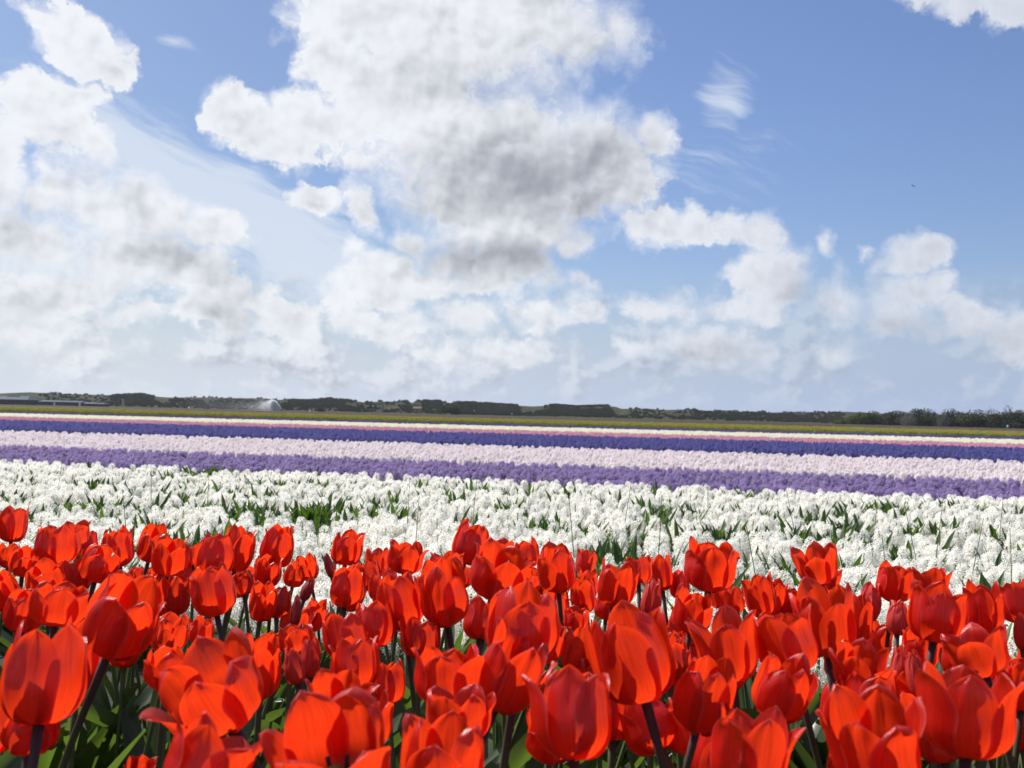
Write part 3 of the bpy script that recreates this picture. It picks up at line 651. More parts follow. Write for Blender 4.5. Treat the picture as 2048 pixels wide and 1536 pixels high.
def place(i, px, py, w, h, opn, label, **k):
    off = py - hy(px); dz = F * (.235 if w < 100 else .225) / max(60, off); dw = F * k.pop('real', .063 + .02 * max(0, opn - .45)) / w
    d = (dz * dz * dw) ** (1 / 3) if 'd' not in k else k.pop('d')
    hd = at(px, py, d); W_ = w * d / F; hm = h * d / F
    be = math.atan2(CAMZ - hd.z, max(.2, d))
    H_ = max(.80 * W_, min(1.75 * W_ if w > 45 else 2.6 * W_, (hm - W_ * math.sin(be) * .45) / math.cos(be)))
    return tulip(k.pop('name', 'tulip'), 100 + i, hd, W_, H_, opn, label, **k)
B = dict(name='tulip_bud', mat='bud', real=.021)
T = [
 # far edge of the bed, left to right
 (26,1048,58,80,.35,'red tulip standing alone above the rest at the far left edge', {}),
 (18,1112,46,52,.3,'small red tulip cut by the left edge, under the lone tall one', {}),
 (48,1124,58,62,.4,'small red tulip between the lone tall left one and the tall cluster', {}),
 (115,1090,90,86,.3,'broad rounded red tulip in the far row at left, overlapping a smaller one behind', {}),
 (152,1068,52,50,.45,'small red tulip peeping out behind the broad rounded far-left one', {}),
 (178,1088,36,62,.3,'slim red tulip squeezed between two broader heads in the far left row', {}),
 (236,1096,64,84,.3,'pointed red tulip behind the glossy pair in the far left row', {}),
 (200,1128,78,80,.2,'egg-shaped red tulip in front of the pointed one, far left row', {}),
 (305,1090,60,78,.35,'upright red tulip behind a shorter one, left of the gap of white flowers', {}),
 (340,1116,74,82,.4,'short red tulip with overlapping petals in front of the upright one, left of centre', {}),
 (478,1097,64,100,.3,'tall red tulip with long bare dark stem, right of the far left cluster', dict(leaves=1)),
 (430,1114,80,92,.3,'broad red tulip leaning against the tall one with a bare stem', {}),
 (388,1110,44,48,.5,'small open red tulip half hidden left of the broad leaning one', {}),
 (12,1184,58,104,.3,'tall red tulip cut off by the left edge above the big ones', {}),
 (152,1152,62,80,.3,'red tulip half covered, just below the egg-shaped one at left', {}),
 (90,1158,76,60,.6,'low red tulip with frilled petal tips in the left crowd', {}),
 (50,1222,84,92,.35,'red tulip standing left of the wide flat-topped one, below the edge crowd', {}),
 (118,1210,108,90,.6,'wide flat-topped red tulip left of the big smooth one', {}),
 (275,1150,34,36,.4,'tiny red tulip head in the gap above the big smooth left one', {}),
 (314,1192,50,92,.3,'narrow red tulip tucked behind the right side of the big smooth one', {}),
 (355,1190,52,88,.3,'slender red tulip between the big smooth left one and the rosy-edged one', {}),
 (425,1182,90,112,.25,'smooth rosy-edged red tulip with a dark stem, left of centre', {}),
 (486,1168,44,50,.4,'small red tulip behind the stem of the tall far one', {}),
 (525,1206,54,84,.25,'small goblet-shaped red tulip beside the two long bare stems', {}),
 (555,1092,72,96,.2,'tall red tulip on two-stemmed spot, standing out against the white flowers left of centre', dict(leaves=1)),
 (537,1142,56,72,.3,'red tulip directly under the tall one that stands against the white', {}),
 (694,1097,64,74,.35,'short red tulip beside the tallest dark closed bud', {}),
 (658,1131,20,62,0,'tallest narrow dark bud, pressed against a short red tulip', dict(B)),
 (615,1178,24,52,0,'dark closed bud standing free in front of the white flowers', dict(B)),
 (592,1222,24,62,0,'dark purplish bud lowest of the three closed buds left of centre', dict(B)),
 (694,1173,72,92,.25,'smooth oval red tulip below the short one beside the buds', {}),
 (738,1152,42,66,.3,'small narrow red tulip right of the smooth oval one', {}),
 (812,1116,72,72,.3,'red tulip with one petal turned out, standing against white, middle of the far row', dict(flop=(3,.25))),
 (780,1152,32,34,.4,'tiny red tulip head below left of the one with a turned-out petal', {}),
 (764,1176,60,62,.6,'small open red tulip with frilly top, in the middle crowd', {}),
 (800,1205,98,124,.45,'large red tulip with a tall back petal, middle of the picture, over a dark stem', {}),
 (893,1136,68,66,.35,'small red tulip rising directly behind a taller egg-shaped one near the middle', {}),
 (887,1190,104,140,.2,'tall egg-shaped red tulip with long curved dark stem near the middle', {}),
 (941,1087,72,94,.3,'highest red tulip near the middle, petals slightly twisted', {}),
 (995,1148,118,112,.5,'wide shaded red tulip right beside the highest middle one', {}),
 (1000,1098,58,48,.5,'small red tulip behind the wide shaded one beside the highest', {}),
 (1053,1108,54,62,.35,'small red tulip between the wide shaded one and the free-standing pointed one', {}),
 (1113,1137,80,106,.4,'pointed red tulip right of the middle with a petal spread left and two dark stems', dict(flop=(2,.2))),
 (1062,1160,48,50,.4,'small red tulip low between the wide shaded and the pointed one', {}),
 (690,1270,94,106,.5,'loose open red tulip, left one of the touching pair below the oval one', {}),
 (748,1252,84,96,.35,'upright red tulip, right one of the touching pair below the oval one', {}),
 (710,1326,98,112,.45,'red tulip with a tall right petal, in front of the touching pair', {}),
 (590,1278,70,62,.5,'short pinkish red tulip above the two narrow half-closed ones', {}),
 (588,1333,44,80,.05,'narrow half-closed red tulip, left one of two side by side', dict(mat='pinkbud', real=.036)),
 (620,1318,42,80,.03,'narrow half-closed red tulip, right one of two side by side', dict(mat='pinkbud', real=.036)),
 (540,1290,50,52,.4,'small red tulip hidden behind the wide-open one at left', {}),
 (842,1276,82,92,.6,'open red tulip seen low between two dark stems near the middle', {}),
 (960,1238,74,90,.4,'red tulip behind the stem of the tall egg-shaped one', {}),
 (895,1352,136,134,.65,'wide open red tulip with frilled front, below the egg-shaped one', {}),
 (1045,1252,158,162,.35,'big smooth dome-shaped red tulip in the middle of the bed', {}),
 (1021,1346,132,178,.45,'big red tulip with a flat left petal, below the dome-shaped one', dict(flop=(3,.25))),
 (672,1402,126,100,.7,'low open red tulip with curled petals behind the bottom flat one', {}),
 (738,1442,92,120,.45,'red tulip with one tall pointed right petal, above the bottom flat one', {}),
 (665,1518,250,200,.85,'very wide red tulip opened flat at the bottom edge, left of the middle', {}),
 (915,1430,138,124,.5,'rounded red tulip just above the lowest middle one', {}),
 (885,1526,172,186,.6,'large red tulip cut by the bottom edge near the middle', {}),
 # right half
 (1166,1190,54,80,.35,'small red tulip behind, between the dome-shaped one and the frilled group', {}),
 (1232,1170,80,100,.5,'red tulip with frilled petals at the left end of the right-hand far cluster', {}),
 (1276,1140,58,62,.4,'small red tulip behind the frilled one of the right-hand far cluster', {}),
 (1321,1146,50,78,.5,'red tulip with a pointed right petal and long thin dark stem, right far cluster', dict(leaves=1)),
 (1303,1198,42,82,.12,'half-closed dusky red tulip in front of the one with the long thin stem', dict(mat='pinkbud', real=.045)),
 (1358,1168,42,64,.15,'narrow dusky red tulip left below the broad full one', {}),
 (1420,1134,106,108,.5,'broad full red tulip standing high against the white flowers right of the middle', dict(d=1.45, leaves=1)),
 (1387,1225,78,92,.65,'open spiky red tulip below the broad full one', {}),
 (1468,1200,42,58,.4,'small red tulip right below the broad full one', {}),
 (1518,1192,62,94,.45,'red tulip with rounded front petal right of the broad full one', {}),
 (1152,1238,54,54,.4,'small shiny red tulip in the shadow gap right of the dome-shaped one', {}),
 (1155,1304,64,100,.4,'shaded red tulip deep between the two big ones right of the middle', {}),
 (1264,1312,166,206,.4,'largest upright red tulip right of the middle, petals wrapped and pointed', dict(yaw=.4)),
 (1150,1430,158,194,.35,'large glowing red tulip near the bottom with one petal fallen to the left', dict(flop=(4,.5), yaw=-.9+.0)),
 (1455,1292,130,158,.6,'large open red tulip with three tall petals right of the largest upright one', {}),
 (1356,1292,50,62,.3,'small red tulip between the largest upright one and the three-petalled one', {}),
 (1410,1392,128,170,.45,'large deep-cupped red tulip below the three-petalled one', {}),
 (1500,1506,180,190,.65,'large pale-lit red tulip cut by the bottom edge, right of the middle', {}),
 (1634,1130,84,84,.65,'flared red tulip standing alone high against the white flowers at right', {}),
 (1546,1192,52,80,.4,'small red tulip behind the rounded-petal one, below the flared one', {}),
 (1578,1202,50,60,.5,'small frilled red tulip left below the flared one', {}),
 (1650,1242,126,158,.55,'large red tulip with a dark lower half, right under the flared one', {}),
 (1715,1236,58,124,.3,'tall narrow red tulip between the dark-bottomed one and the closed cup', {}),
 (1740,1205,48,82,.08,'closed dark red cup on a straight bare stem at right', dict(mat='pinkbud', real=.05, leaves=1)),
 (1790,1166,76,84,.45,'red tulip with spread points, first right of the closed dark cup', {}),
 (1863,1162,70,60,.6,'small open red tulip behind, far row at right', {}),
 (1795,1236,46,76,.1,'narrow rosy tulip pressed against a big pointed head at right', dict(mat='pinkbud', real=.045)),
 (1875,1228,116,126,.45,'broad red tulip with a tall centre petal in the right-hand cluster', {}),
 (1966,1216,78,106,.35,'dark-shaded red tulip right of the broad one in the right-hand cluster', {}),
 (2030,1204,70,90,.4,'red tulip cut by the right edge in the far row', {}),
 (2042,1264,30,92,0,'slim pale pinkish closed bud at the right edge', dict(name='tulip_bud', mat='pinkbud', real=.03)),
 (1572,1286,124,142,.45,'rounded red tulip right of the three-petalled one', {}),
 (1565,1380,114,140,.35,'red tulip with a lit patch on a dark cup, below the rounded one', {}),
 (1720,1338,118,108,.65,'open red tulip with many overlapping petals, left of the narrow rosy pair', {}),
 (1742,1388,108,80,.6,'red tulip almost covered by the pale bottom one, right part', {}),
 (1840,1300,74,84,.4,'small red tulip behind the narrow rosy one', {}),
 (1833,1350,44,98,.05,'narrow rosy closed tulip in front, left of the biggest right cup', dict(mat='pinkbud', real=.035)),
 (1800,1336,40,92,.08,'narrow rosy tulip leaning left, beside another closed one', dict(mat='pinkbud', real=.035)),
 (1956,1304,128,96,.7,'open red tulip with glossy crumpled petals behind the biggest right cup', {}),
 (1935,1426,186,198,.5,'biggest broad cup-shaped red tulip near the right edge', dict(yaw=1.2)),
 (1748,1486,190,220,.6,'very large bright red tulip cut by the bottom edge at right', dict(yaw=.9)),
 (2046,1372,90,110,.5,'red tulip cut by the right edge beside the biggest cup', {}),
 (2044,1462,54,82,.4,'small shaded red tulip low at the right edge', {}),
 (1880,1492,84,72,.4,'shaded red tulip under the biggest right cup', {}),
 # left lower group
 (245,1238,146,176,.35,'big smooth red tulip with rounded base on a curved dark stem at left', dict(yaw=.2)),
 (92,1350,164,214,.3,'biggest egg-shaped red tulip at lower left with two pointed front petals', dict(yaw=.55)),
 (160,1308,94,160,.35,'red tulip pressed behind the right side of the biggest egg-shaped one', {}),
 (62,1462,110,100,.3,'red tulip base showing under the biggest egg-shaped one', {}),
 (-12,1430,92,184,.35,'red tulip mostly outside the left edge, lower corner', {}),
 (345,1272,58,66,.5,'small red tulip with crinkled petals right of the big smooth left one', {}),
 (403,1262,52,60,.35,'small smooth red tulip next to the crinkled small one', {}),
 (333,1336,88,96,.5,'red tulip in shadow between the big smooth one and the wide-open one', {}),
 (425,1386,212,176,.75,'wide-open red tulip with spread petals, lower left', {}),
 (522,1336,84,140,.3,'smooth red tulip behind the right side of the wide-open one', {}),
 (415,1530,200,190,.7,'large red tulip with sharp petal points at the bottom edge, left', {}),
 (280,1542,62,56,.5,'small red tulip just entering at the bottom edge, left', {}),
]
# bases of the flowers hidden in the crowd
FT = []
rf_ = random.Random(21)
for i in range(70):
    v = rf_.uniform(1.15, 2.10); u = rf_.uniform(-.62, .62) * (v + .15); p = fv(v, u); px, py, d = proj((p.x, p.y, .36))
    if -80 < px < 2130: FT.append((p, rf_.uniform(.33, .385), px, py, d))
for i, (p, z, px, py, d) in enumerate(FT):
    tulip('tulip', 900 + i, (p.x, p.y, z), rf_.uniform(.042, .056), rf_.uniform(.052, .066), rf_.uniform(.15, .6), 'lower red tulip half hidden among taller ones in the crowded bed', 'low red tulips hidden in the crowd', leaves=3)
for i in range(34):
    v = rf_.uniform(.86, 1.45); u = rf_.uniform(-.16, .56) * (v + .1); p = fv(v, u); z = rf_.uniform(.37, .405)
    tulip('tulip', 1200 + i, (p.x, p.y, z), rf_.uniform(.046, .058), rf_.uniform(.052, .066), rf_.uniform(.2, .6), 'red tulip sunk between the big heads in the middle and right of the bed', 'red tulips sunk between the big heads', leaves=2)
TU = [place(i, px, py, w, h, o_, lab, **dict(k)) for i, (px, py, w, h, o_, lab, k) in enumerate(T)]
# the bed goes on to both sides of the picture
PT = [e for e in TU if e.name.startswith('tulip') and 'bud' not in e.name][40:70:5]
side = []
for i in range(2600):
    p = fv(nr.uniform(.5, 2.15), nr.uniform(-3.2, 3.2)); px, py, d = proj((p.x, p.y, .42))
    if p.y > .15 and d > .1 and (-1700 < px < -60 - 150 / d or 2110 + 150 / d < px < 3700) and abs(p.x) < 3.0 and nr.rand() < .55: side.append(tuple(p))
n = len(side); scatter('red_tulips', 'the bed of red tulips going on beyond both sides', side, np.stack([nr.uniform(-.05, .05, n), nr.uniform(-.05, .05, n), nr.uniform(0, 6.28, n)], 1), nr.uniform(.9, 1.08, n), nr.randint(0, len(PT), n), [[(c_, None) for c_ in e.children] for e in PT])

# ------------------------------------------------------------------ far things
def build_box_part(name, c, d, mat, parent, rot=None): return MB().box(c, d, rot).build(name, mat, parent)
M['slate'] = sm_mat('barn_dark_cladding', (.055, .062, .068), .8, .2, (.075, .08, .085), 1.5)
M['roofm'] = sm_mat('barn_grey_roof', (.085, .105, .135), .9, .1, (.11, .13, .16), 1)
M['roofl'] = sm_mat('barn_pale_ridge', (.17, .20, .24), .9, .1)
M['paint'] = sm_mat('white_paint', (.78, .78, .76), .5, .3)
M['brickw'] = sm_mat('orange_brick_wall', (.27, .15, .10), .9, .1, (.23, .13, .085), 3)
M['rust'] = sm_mat('tractor_dull_red', (.22, .05, .035), .6, .3)
M['tyre'] = sm_mat('rubber', (.02, .02, .02), .8, .2)
M['glass'] = sm_mat('window_glass', (.05, .06, .08), .1, .6)
M['cloth'] = sm_mat('dark_jacket', (.025, .03, .045), .9, .1)
M['trous'] = sm_mat('grey_trousers', (.22, .22, .24), .9, .1)
M['skin'] = sm_mat('skin', (.45, .28, .20), .6, .2)
M['wood'] = sm_mat('weathered_post', (.13, .11, .09), .9, .1)
M['steel'] = sm_mat('galvanised_steel', (.35, .36, .37), .4, .5)
def barn(name, label, px0, px1, d, wallh, roofh, depth, ridge=None, gable_left=False, doors=()):
    a = ground_at(px0, d); b = ground_at(px1, d); L_ = (b - a).length; e = empty(name, (a + b) / 2, math.atan2((b - a).y, (b - a).x)); tag(e, label, 'barn')
    build_box_part('wall', (0, depth / 2, wallh / 2), (L_, depth, wallh), M['slate'], e)
    h0, h1 = wallh + .003, wallh + roofh; x = L_ / 2 + .3; y0, y1, ym = -.4, depth + .4, depth / 2; hip = roofh * 1.2
    vs = [(-x, y0, h0), (x, y0, h0), (x, y1, h0), (-x, y1, h0), (-x + (0 if gable_left else hip), ym, h1), (x - hip, ym, h1)]
    vs += [(v[0], v[1], v[2] - .18) for v in vs[:4]]
    fs = [(0, 1, 5, 4), (1, 2, 5), (2, 3, 4, 5), (3, 0, 4), (6, 7, 1, 0), (7, 8, 2, 1), (8, 9, 3, 2), (9, 6, 0, 3), (9, 8, 7, 6)]
    rf = MB().add(vs, fs).build('roof', M['roofm'], e)
    if ridge: MB().box(((ridge[0] + ridge[1]) / 2 * L_, ym - .5, h1 - .10), ((ridge[1] - ridge[0]) * L_, .9, .28)).build('ridge_light', M['roofl'], rf)
    for f in doors: build_box_part('door', (f * L_, -.05, 1.0), (1.0, .12, 2.0), M['paint'], e)
    return e
barn('barn', 'dark barn with steel grey roof and pale ridge at the left edge of the horizon', -14, 55, 500, 2.7, 1.9, 11, (-.25, .12))
barn('barn', 'long low grey barn with pale roof ridge and two small white doors', 76, 162, 560, 2.2, .95, 12, (-.42, .48), doors=(-.12, .47))
barn('barn', 'lower lean-to barn adjoining the right end of the long one', 163, 206, 561, 1.5, .75, 9, (-.1, .35))
# small orange house
g = ground_at(834, 640, .4); e = empty('house', g, 0); tag(e, 'small orange brick house wall at the foot of the dunes', 'house')
build_box_part('wall', (0, 3, 1.6), (5.6, 6, 3.2), M['brickw'], e)
rf = MB().add([(-3, -.3, 3.2), (3, -.3, 3.2), (3, 6.3, 3.2), (-3, 6.3, 3.2), (-2.9, 3, 4.6), (2.9, 3, 4.6)], [(0,1,5,4),(1,2,5),(2,3,4,5),(3,0,4),(3,2,1,0)])\
    .build('roof', M['wood'], e)
for x in (-1.4, 1.4):
    w_ = build_box_part('window', (x, -.04, 1.8), (.9, .1, 1.0), M['paint'], e); MB().box((x, -.10, 1.8), (.74, .04, .84)).build('pane', M['glass'], w_)
# tractors
def tractor(px, d, label, body, rz, z=0):
    e = empty('tractor', ground_at(px, d, z), rz); tag(e, label, 'tractor')
    MB().box((0.9, 0, 1.15), (1.7, .8, .7)).box((1.78, 0, 1.1), (.08, .7, .6)).build('bonnet', body, e)
    c_ = MB().box((-.5, 0, 1.0), (1.3, 1.1, .5)).build('chassis', M['tyre'], e)
    cb = MB()
    for x in (-1.05, .05):
        for y in (-.55, .55): cb.box((x, y, 1.9), (.07, .07, 1.3))
    cb.build('cab_frame', body, e); MB().box((-.5, 0, 2.6), (1.35, 1.3, .12)).build('cab_roof', body, e); MB().box((-.5, 0, 1.9), (1.0, 1.02, 1.2)).build('cab_glass', M['glass'], e)
    for x, r_, w_ in ((-.6, .8, .45), (1.3, .48, .3)):
        for y in (-.85, .85):
            wh = MB().tube([(x, y - w_ / 2, r_), (x, y + w_ / 2, r_)], r_, 18).build('wheel', M['tyre'], e)
            MB().tube([(x, y - w_ / 2 - .02, r_), (x, y + w_ / 2 + .02, r_)], r_ * .5, 12).build('rim', body, wh)
    MB().box((-2.2, 0, .7), (1.2, 2.6, .3)).box((-2.2, 0, 1.1), (.5, 2.0, .6)).build('implement', M['wood'], e)
    MB().tube([(1.2, 0, 1.5), (1.2, 0, 2.2)], .05, 6).build('exhaust', M['tyre'], e)
tractor(414, 540, 'dull red tractor with an implement, far across the field near the left barns', M['rust'], R(200))
tractor(643, 520, 'dark tractor with pale uprights right of the water jet', M['slate'], R(160))
for px, d in ((620, 520), (378, 520)):
    MB().tube([(0, 0, 0), (0, 0, .55), (0, 0, .95)], [.55, .62, .30], 8).build('sack', M['paint'], None, True, ground_at(px, d))
for o, l in zip([o for o in C.objects if o.name.startswith('sack')], ('small white sack standing left of the dark tractor', 'small white sack left of the dull red tractor')): tag(o, l, 'sack')
for px, d, z, l in ((949, 600, 2.2, 'tiny white board on a post before the dark scrub, right of the bushes'), (1024, 600, .9, 'tiny white board on a low post near the end of the dark scrub')):
    e = empty('sign_post', ground_at(px, d), 0); tag(e, l, 'sign'); MB().tube([(0, 0, 0), (0, 0, z + .9)], .06, 6).build('post', M['wood'], e); MB().box((0, -.08, z + .55), (.75, .05, .7)).build('board', M['paint'], e)
# walking person, dark jacket
def person(px, d):
    e = empty('person', ground_at(px, d), R(35)); tag(e, 'person in a dark jacket walking across the far field, bag on the back', 'person')
    J = [(0,0,.95),(0,0,1.12),(0,.02,1.38),(0,.02,1.50),(0,.03,1.62),(0,.03,1.72), (-.10,0,.90),(-.11,.14,.50),(-.11,.06,.08),(-.11,.22,.03), (.10,0,.90),(.11,-.05,.48),(.11,-.26,.12),(.11,-.14,.03), (-.20,.02,1.42),(-.25,-.08,1.15),(-.24,.02,.92),(.20,.02,1.42),(.25,.12,1.15),(.24,.26,.98)]
    E = [(0,1),(1,2),(2,3),(3,4),(4,5),(0,6),(6,7),(7,8),(8,9),(0,10),(10,11),(11,12),(12,13),(2,14),(14,15),(15,16),(2,17),(17,18),(18,19)]
    RD = [.15,.14,.16,.06,.10,.08,.10,.07,.05,.035,.10,.07,.05,.035,.07,.05,.04,.07,.05,.04]
    me = bpy.data.meshes.new('body'); me.from_pydata(J, E, []); o = link('body', me, [M['cloth'], M['trous'], M['skin']], e)
    md = o.modifiers.new('skin', 'SKIN'); sv = me.skin_vertices[0].data
    for i, r_ in enumerate(RD): sv[i].radius = (r_, r_)
    sv[0].use_root = True; o.modifiers.new('sub', 'SUBSURF').levels = 1
    MB().box((0, -.2, 1.28), (.30, .18, .42)).build('bag', M['cloth'], e)
    MB().tube([(0, .02, 1.62), (0, .02, 1.76), (0, .02, 1.82)], [.115, .11, .03], 8).build('hair', M['tyre'], e, True)
person(751, 415)
# fence of thin posts along the far edge of the fields
e = empty('fence', ground_at(450, 500), 0); tag(e, 'row of thin dark fence posts with wires crossing before the water jet', 'fence')
fb = e.location.copy(); pm = MB().tube([(0, 0, 0), (0, 0, 1.5)], .075, 5).mesh('post'); pm.materials.append(M['wood']); last = None; wires = MB()
for i, px in enumerate(np.arange(300, 640, 8.0)):
    p = ground_at(px + rnd.uniform(-1.2, 1.2), 500); o = link('post', pm, None, e); o.location = p - fb; o.scale = (1, 1, rnd.uniform(.8, 1.3))
    if last:
        for z in (.5, 1.0, 1.35): wires.tube([last - fb + Vector((0, 0, z)), p - fb + Vector((0, 0, z))], .006, 3, cap=False)
    last = p
wires.build('wire', M['steel'], e)
# irrigation gun and its jet
gx = ground_at(563, 505); e = empty('irrigation_gun', gx, 0); tag(e, 'small wheeled irrigation gun at the foot of the white water jet', 'irrigation gun')
MB().tube([(0, 0, .3), (0, 0, 1.2)], .06, 6).tube([(0, 0, 1.2), (-.9, 0, 2.1)], [.05, .035], 6).build('nozzle', M['steel'], e)
for y in (-.6, .6): MB().tube([(0, y - .05, .35), (0, y + .05, .35)], .35, 12).build('wheel', M['tyre'], e)
MB().box((0, 0, .35), (.12, 1.2, .08)).box((.6, 0, .3), (1.3, .08, .08)).build('frame', M['steel'], e)
def jet():
    rw = np.random.RandomState(5); vs = []; fs = []; px1 = F / 505
    def drop(p, s_):
        k = len(vs); q = rw.normal(size=(4, 3)); 
        for a in ((1,1,1),(-1,-1,1),(-1,1,-1),(1,-1,-1)): vs.append((p[0] + a[0] * s_, p[1] + a[1] * s_, p[2] + a[2] * s_))
        fs.extend([(k, k+1, k+2), (k, k+3, k+1), (k, k+2, k+3), (k+1, k+3, k+2)])
    # the arc: out of the gun to the left, rising 5 m then falling
    def arc(s_): return Vector((-s_ * 17.5, 0, 2.0 + 4 * 3.7 * (s_ * 1.15) * (1 - s_ * 1.15) ** 1 if s_ < .9 else .3))
    for i in range(26000):
        f = rw.rand()
        if f < .34: x = -4.8 * rw.rand() ** .8; g_ = 1 - abs(rw.normal()) * .07      # the solid jet
        else: x = -1.0 - rw.gamma(2.1, 1.9); g_ = rw.rand() ** .8
        q = min(1, -x / 5.0); top = .5 + 4.9 * math.sin(q * math.pi / 2) ** .9 - .16 * max(0, -x - 5)
        rag = .12 + .10 * max(0, -x - 3)
        z = max(.05, top * g_ + rw.normal() * rag + .5 * noise.noise(Vector((x * .8, 1, 1))) * (f > .34))
        drop((gx.x + x + rw.normal() * (.1 + .04 * -x), gx.y + rw.normal() * (.3 - .08 * x), z), rw.uniform(.05, .085) * (1 if -x < 6 else .6))
    for i in range(12000):
        s_ = rw.rand() ** 1.5; x = -9 - 42 * s_; z = rw.gamma(2.4, 1.1) * (1 + .2 * s_)
        drop((gx.x + x, gx.y + rw.normal() * 3, max(.05, min(6.0, z))), rw.uniform(.018, .030) * (1.2 - .5 * s_))
    m = petal_mat('water_spray', (.97, .97, .98), (.97, .97, .98), .5, .6, .2); n = NT(m.node_tree); o_ = m.node_tree.nodes['Material Output']
    src = o_.inputs[0].links[0].from_socket; mx = n.n('ShaderNodeMixShader'); mx.inputs[0].default_value = .45
    n.l(src, mx.inputs[1]); n.l(n.n('ShaderNodeBsdfTransparent').outputs[0], mx.inputs[2]); n.l(mx.outputs[0], o_.inputs[0])
    o = MB().add(vs, fs).build('water_spray', m); tag(o, 'white fan of irrigation water drifting left as mist before the dunes', None, None, 'stuff')
jet()
# ---- scrub and trees
def clump(seed, n, mats, lump=5, flat=.75, leaf=.09, name='crown', upright=0.0):
    """crown of small leaf-clump faces filling several overlapping lumps; unit size about 1 high"""
    rr = random.Random(seed); L_ = [(rr.uniform(-.42, .42), rr.uniform(-.3, .3), rr.uniform(.25, .66), rr.uniform(.24, .38)) for _ in range(lump)]
    vs = []; fs = []
    for i in range(n):
        cx, cy, cz, r_ = rr.choice(L_); v = Vector((rr.gauss(0, 1), rr.gauss(0, 1), rr.gauss(0, 1))).normalized() * r_ * (rr.random() ** .28) * rr.uniform(.85, 1.12)
        c_ = Vector((cx, cy, cz)) + Vector((v.x, v.y, v.z * flat * (1 + upright))); 
        if c_.z < .02: c_.z = rr.uniform(.02, .3)
        a = Vector((rr.gauss(0, 1), rr.gauss(0, 1), rr.gauss(0, 1) + upright * 3)).normalized(); b = a.orthogonal().normalized(); b = (b * math.cos(i) + a.cross(b) * math.sin(i))
        s_ = leaf * rr.uniform(.5, 1.2); k = len(vs)
        vs += [c_ - a * s_, c_ + b * s_ * (.5 - .3 * upright), c_ + a * s_, c_ - b * s_ * (.5 - .3 * upright)]; fs.append((k, k + 1, k + 2, k + 3))
    return MB().add(vs, fs).mesh(name)
def trunk_mesh(seed):
    rr = random.Random(seed); b = MB(); b.tube([(0, 0, 0), (.01, 0, .25), (.0, .01, .5)], [.035, .026, .014], 6)
    for k in range(5):
        a = rr.uniform(0, 6.28); z = rr.uniform(.08, .35); b.tube([(0, 0, z), (.14 * math.cos(a), .14 * math.sin(a), z + .2), (.26 * math.cos(a), .26 * math.sin(a), z + .42)], [.016, .010, .004], 4)
    return b.mesh('trunk')
M['g_bright'] = petal_mat('shrub_fresh_green', (.085, .120, .022), (.10, .14, .02), .25, .7, .2, .1)
M['g_olive'] = petal_mat('shrub_olive', (.052, .062, .022), (.06, .07, .02), .22, .7, .2, .15)
M['g_dark'] = petal_mat('shrub_dark', (.036, .042, .022), (.03, .04, .015), .2, .7, .2, .15)
M['g_bare'] = petal_mat('shrub_bare_grey_twigs', (.15, .14, .13), (.1, .1, .09), .2, .8, .2, .1)
M['bark'] = sm_mat('bark', (.09, .075, .06), .9, .1)
CR = {k: [clump(70 + i + 10 * j, 1500, None, 6, leaf=.055 if k != 'g_bare' else .06, upright=(0, 0, .3, .9)[j]) for i in range(3)] for j, k in enumerate(('g_bright', 'g_olive', 'g_dark', 'g_bare'))}
for k, l in CR.items():
    for me in l: me.materials.append(M[k])
TRK = [trunk_mesh(k) for k in range(3)]
for m_ in TRK: m_.materials.append(M['bark'])
def shrub(px, d, w, h, kind, label, k=0, cat='shrub', name='shrub', group='hedge of shrubs at the right of the horizon'):
    e = empty(name, ground_at(px, d, -.1), k * 1.7); e.scale = (w * 1.45, w * 1.45, h * 1.38); tag(e, label, cat, group)
    link('crown', CR[kind][k % 3], None, e); link('trunk', TRK[k % 3], None, e)
HG = [(1688,520,5.5,3.2,'g_bright','lowest light green shrub where the hedge begins at its left end'),(1708,510,6.5,4.6,'g_bright','light green rounded shrub second from the left end of the hedge'),
 (1730,500,8,6.2,'g_bright','bright yellow-green bushy shrub, tallest of the green left end'),(1756,492,7,5.2,'g_olive','olive shrub right of the bright green one'),
 (1778,485,8,6.0,'g_dark','dark shrub left of the pale bare one'),(1800,474,8,6.4,'g_olive','olive shrub behind the pale bare bush'),(1815,455,5.5,4.6,'g_bare','pale grey bare bush standing before the hedge middle'),
 (1826,470,8,6.8,'g_dark','dark tall shrub just right of the pale bare bush'),(1852,462,8.5,6.9,'g_dark','dark twiggy shrub in the flat top of the hedge'),(1870,450,7,5.0,'g_olive','low olive shrub between the two pale bare bushes'),
 (1888,440,5,4.4,'g_bare','second pale grey bare bush, right of the hedge middle'),(1898,452,8,6.8,'g_dark','dark shrub behind the second pale bare bush'),(1922,444,8,6.2,'g_dark','dark low shrub left of the pair of feathery tops'),
 (1946,436,8,6.6,'g_olive','olive shrub below the first feathery top'),(1972,430,8,6.4,'g_olive','olive shrub between the feathery tops'),(1984,445,4.6,6.6,'g_bare','first feathery bare treetop rising out of the hedge'),
 (2014,440,4.6,7.0,'g_bare','taller feathery bare treetop near the right end'),(2000,424,8,6.4,'g_olive','olive shrub by the blue water butt'),(2026,418,8,6.6,'g_dark','dark shrub right of the blue water butt'),(2048,412,8,7.0,'g_dark','dark shrub cut by the right edge of the picture'),
 (2075,405,8,7.0,'g_olive','olive shrub just beyond the right edge')]
for i, (px, d, w, h, k, l) in enumerate(HG): shrub(px, d, w, h, k, l, i)
tag(MB().tube([(0, 0, 0), (0, 0, .5), (0, 0, 1.3)], [.45, .52, .45], 12).build('water_butt', sm_mat('blue_plastic', (.10, .28, .50), .5), None, True, ground_at(2016, 395)), 'small pale blue barrel at the foot of the hedge near the right edge', 'barrel')
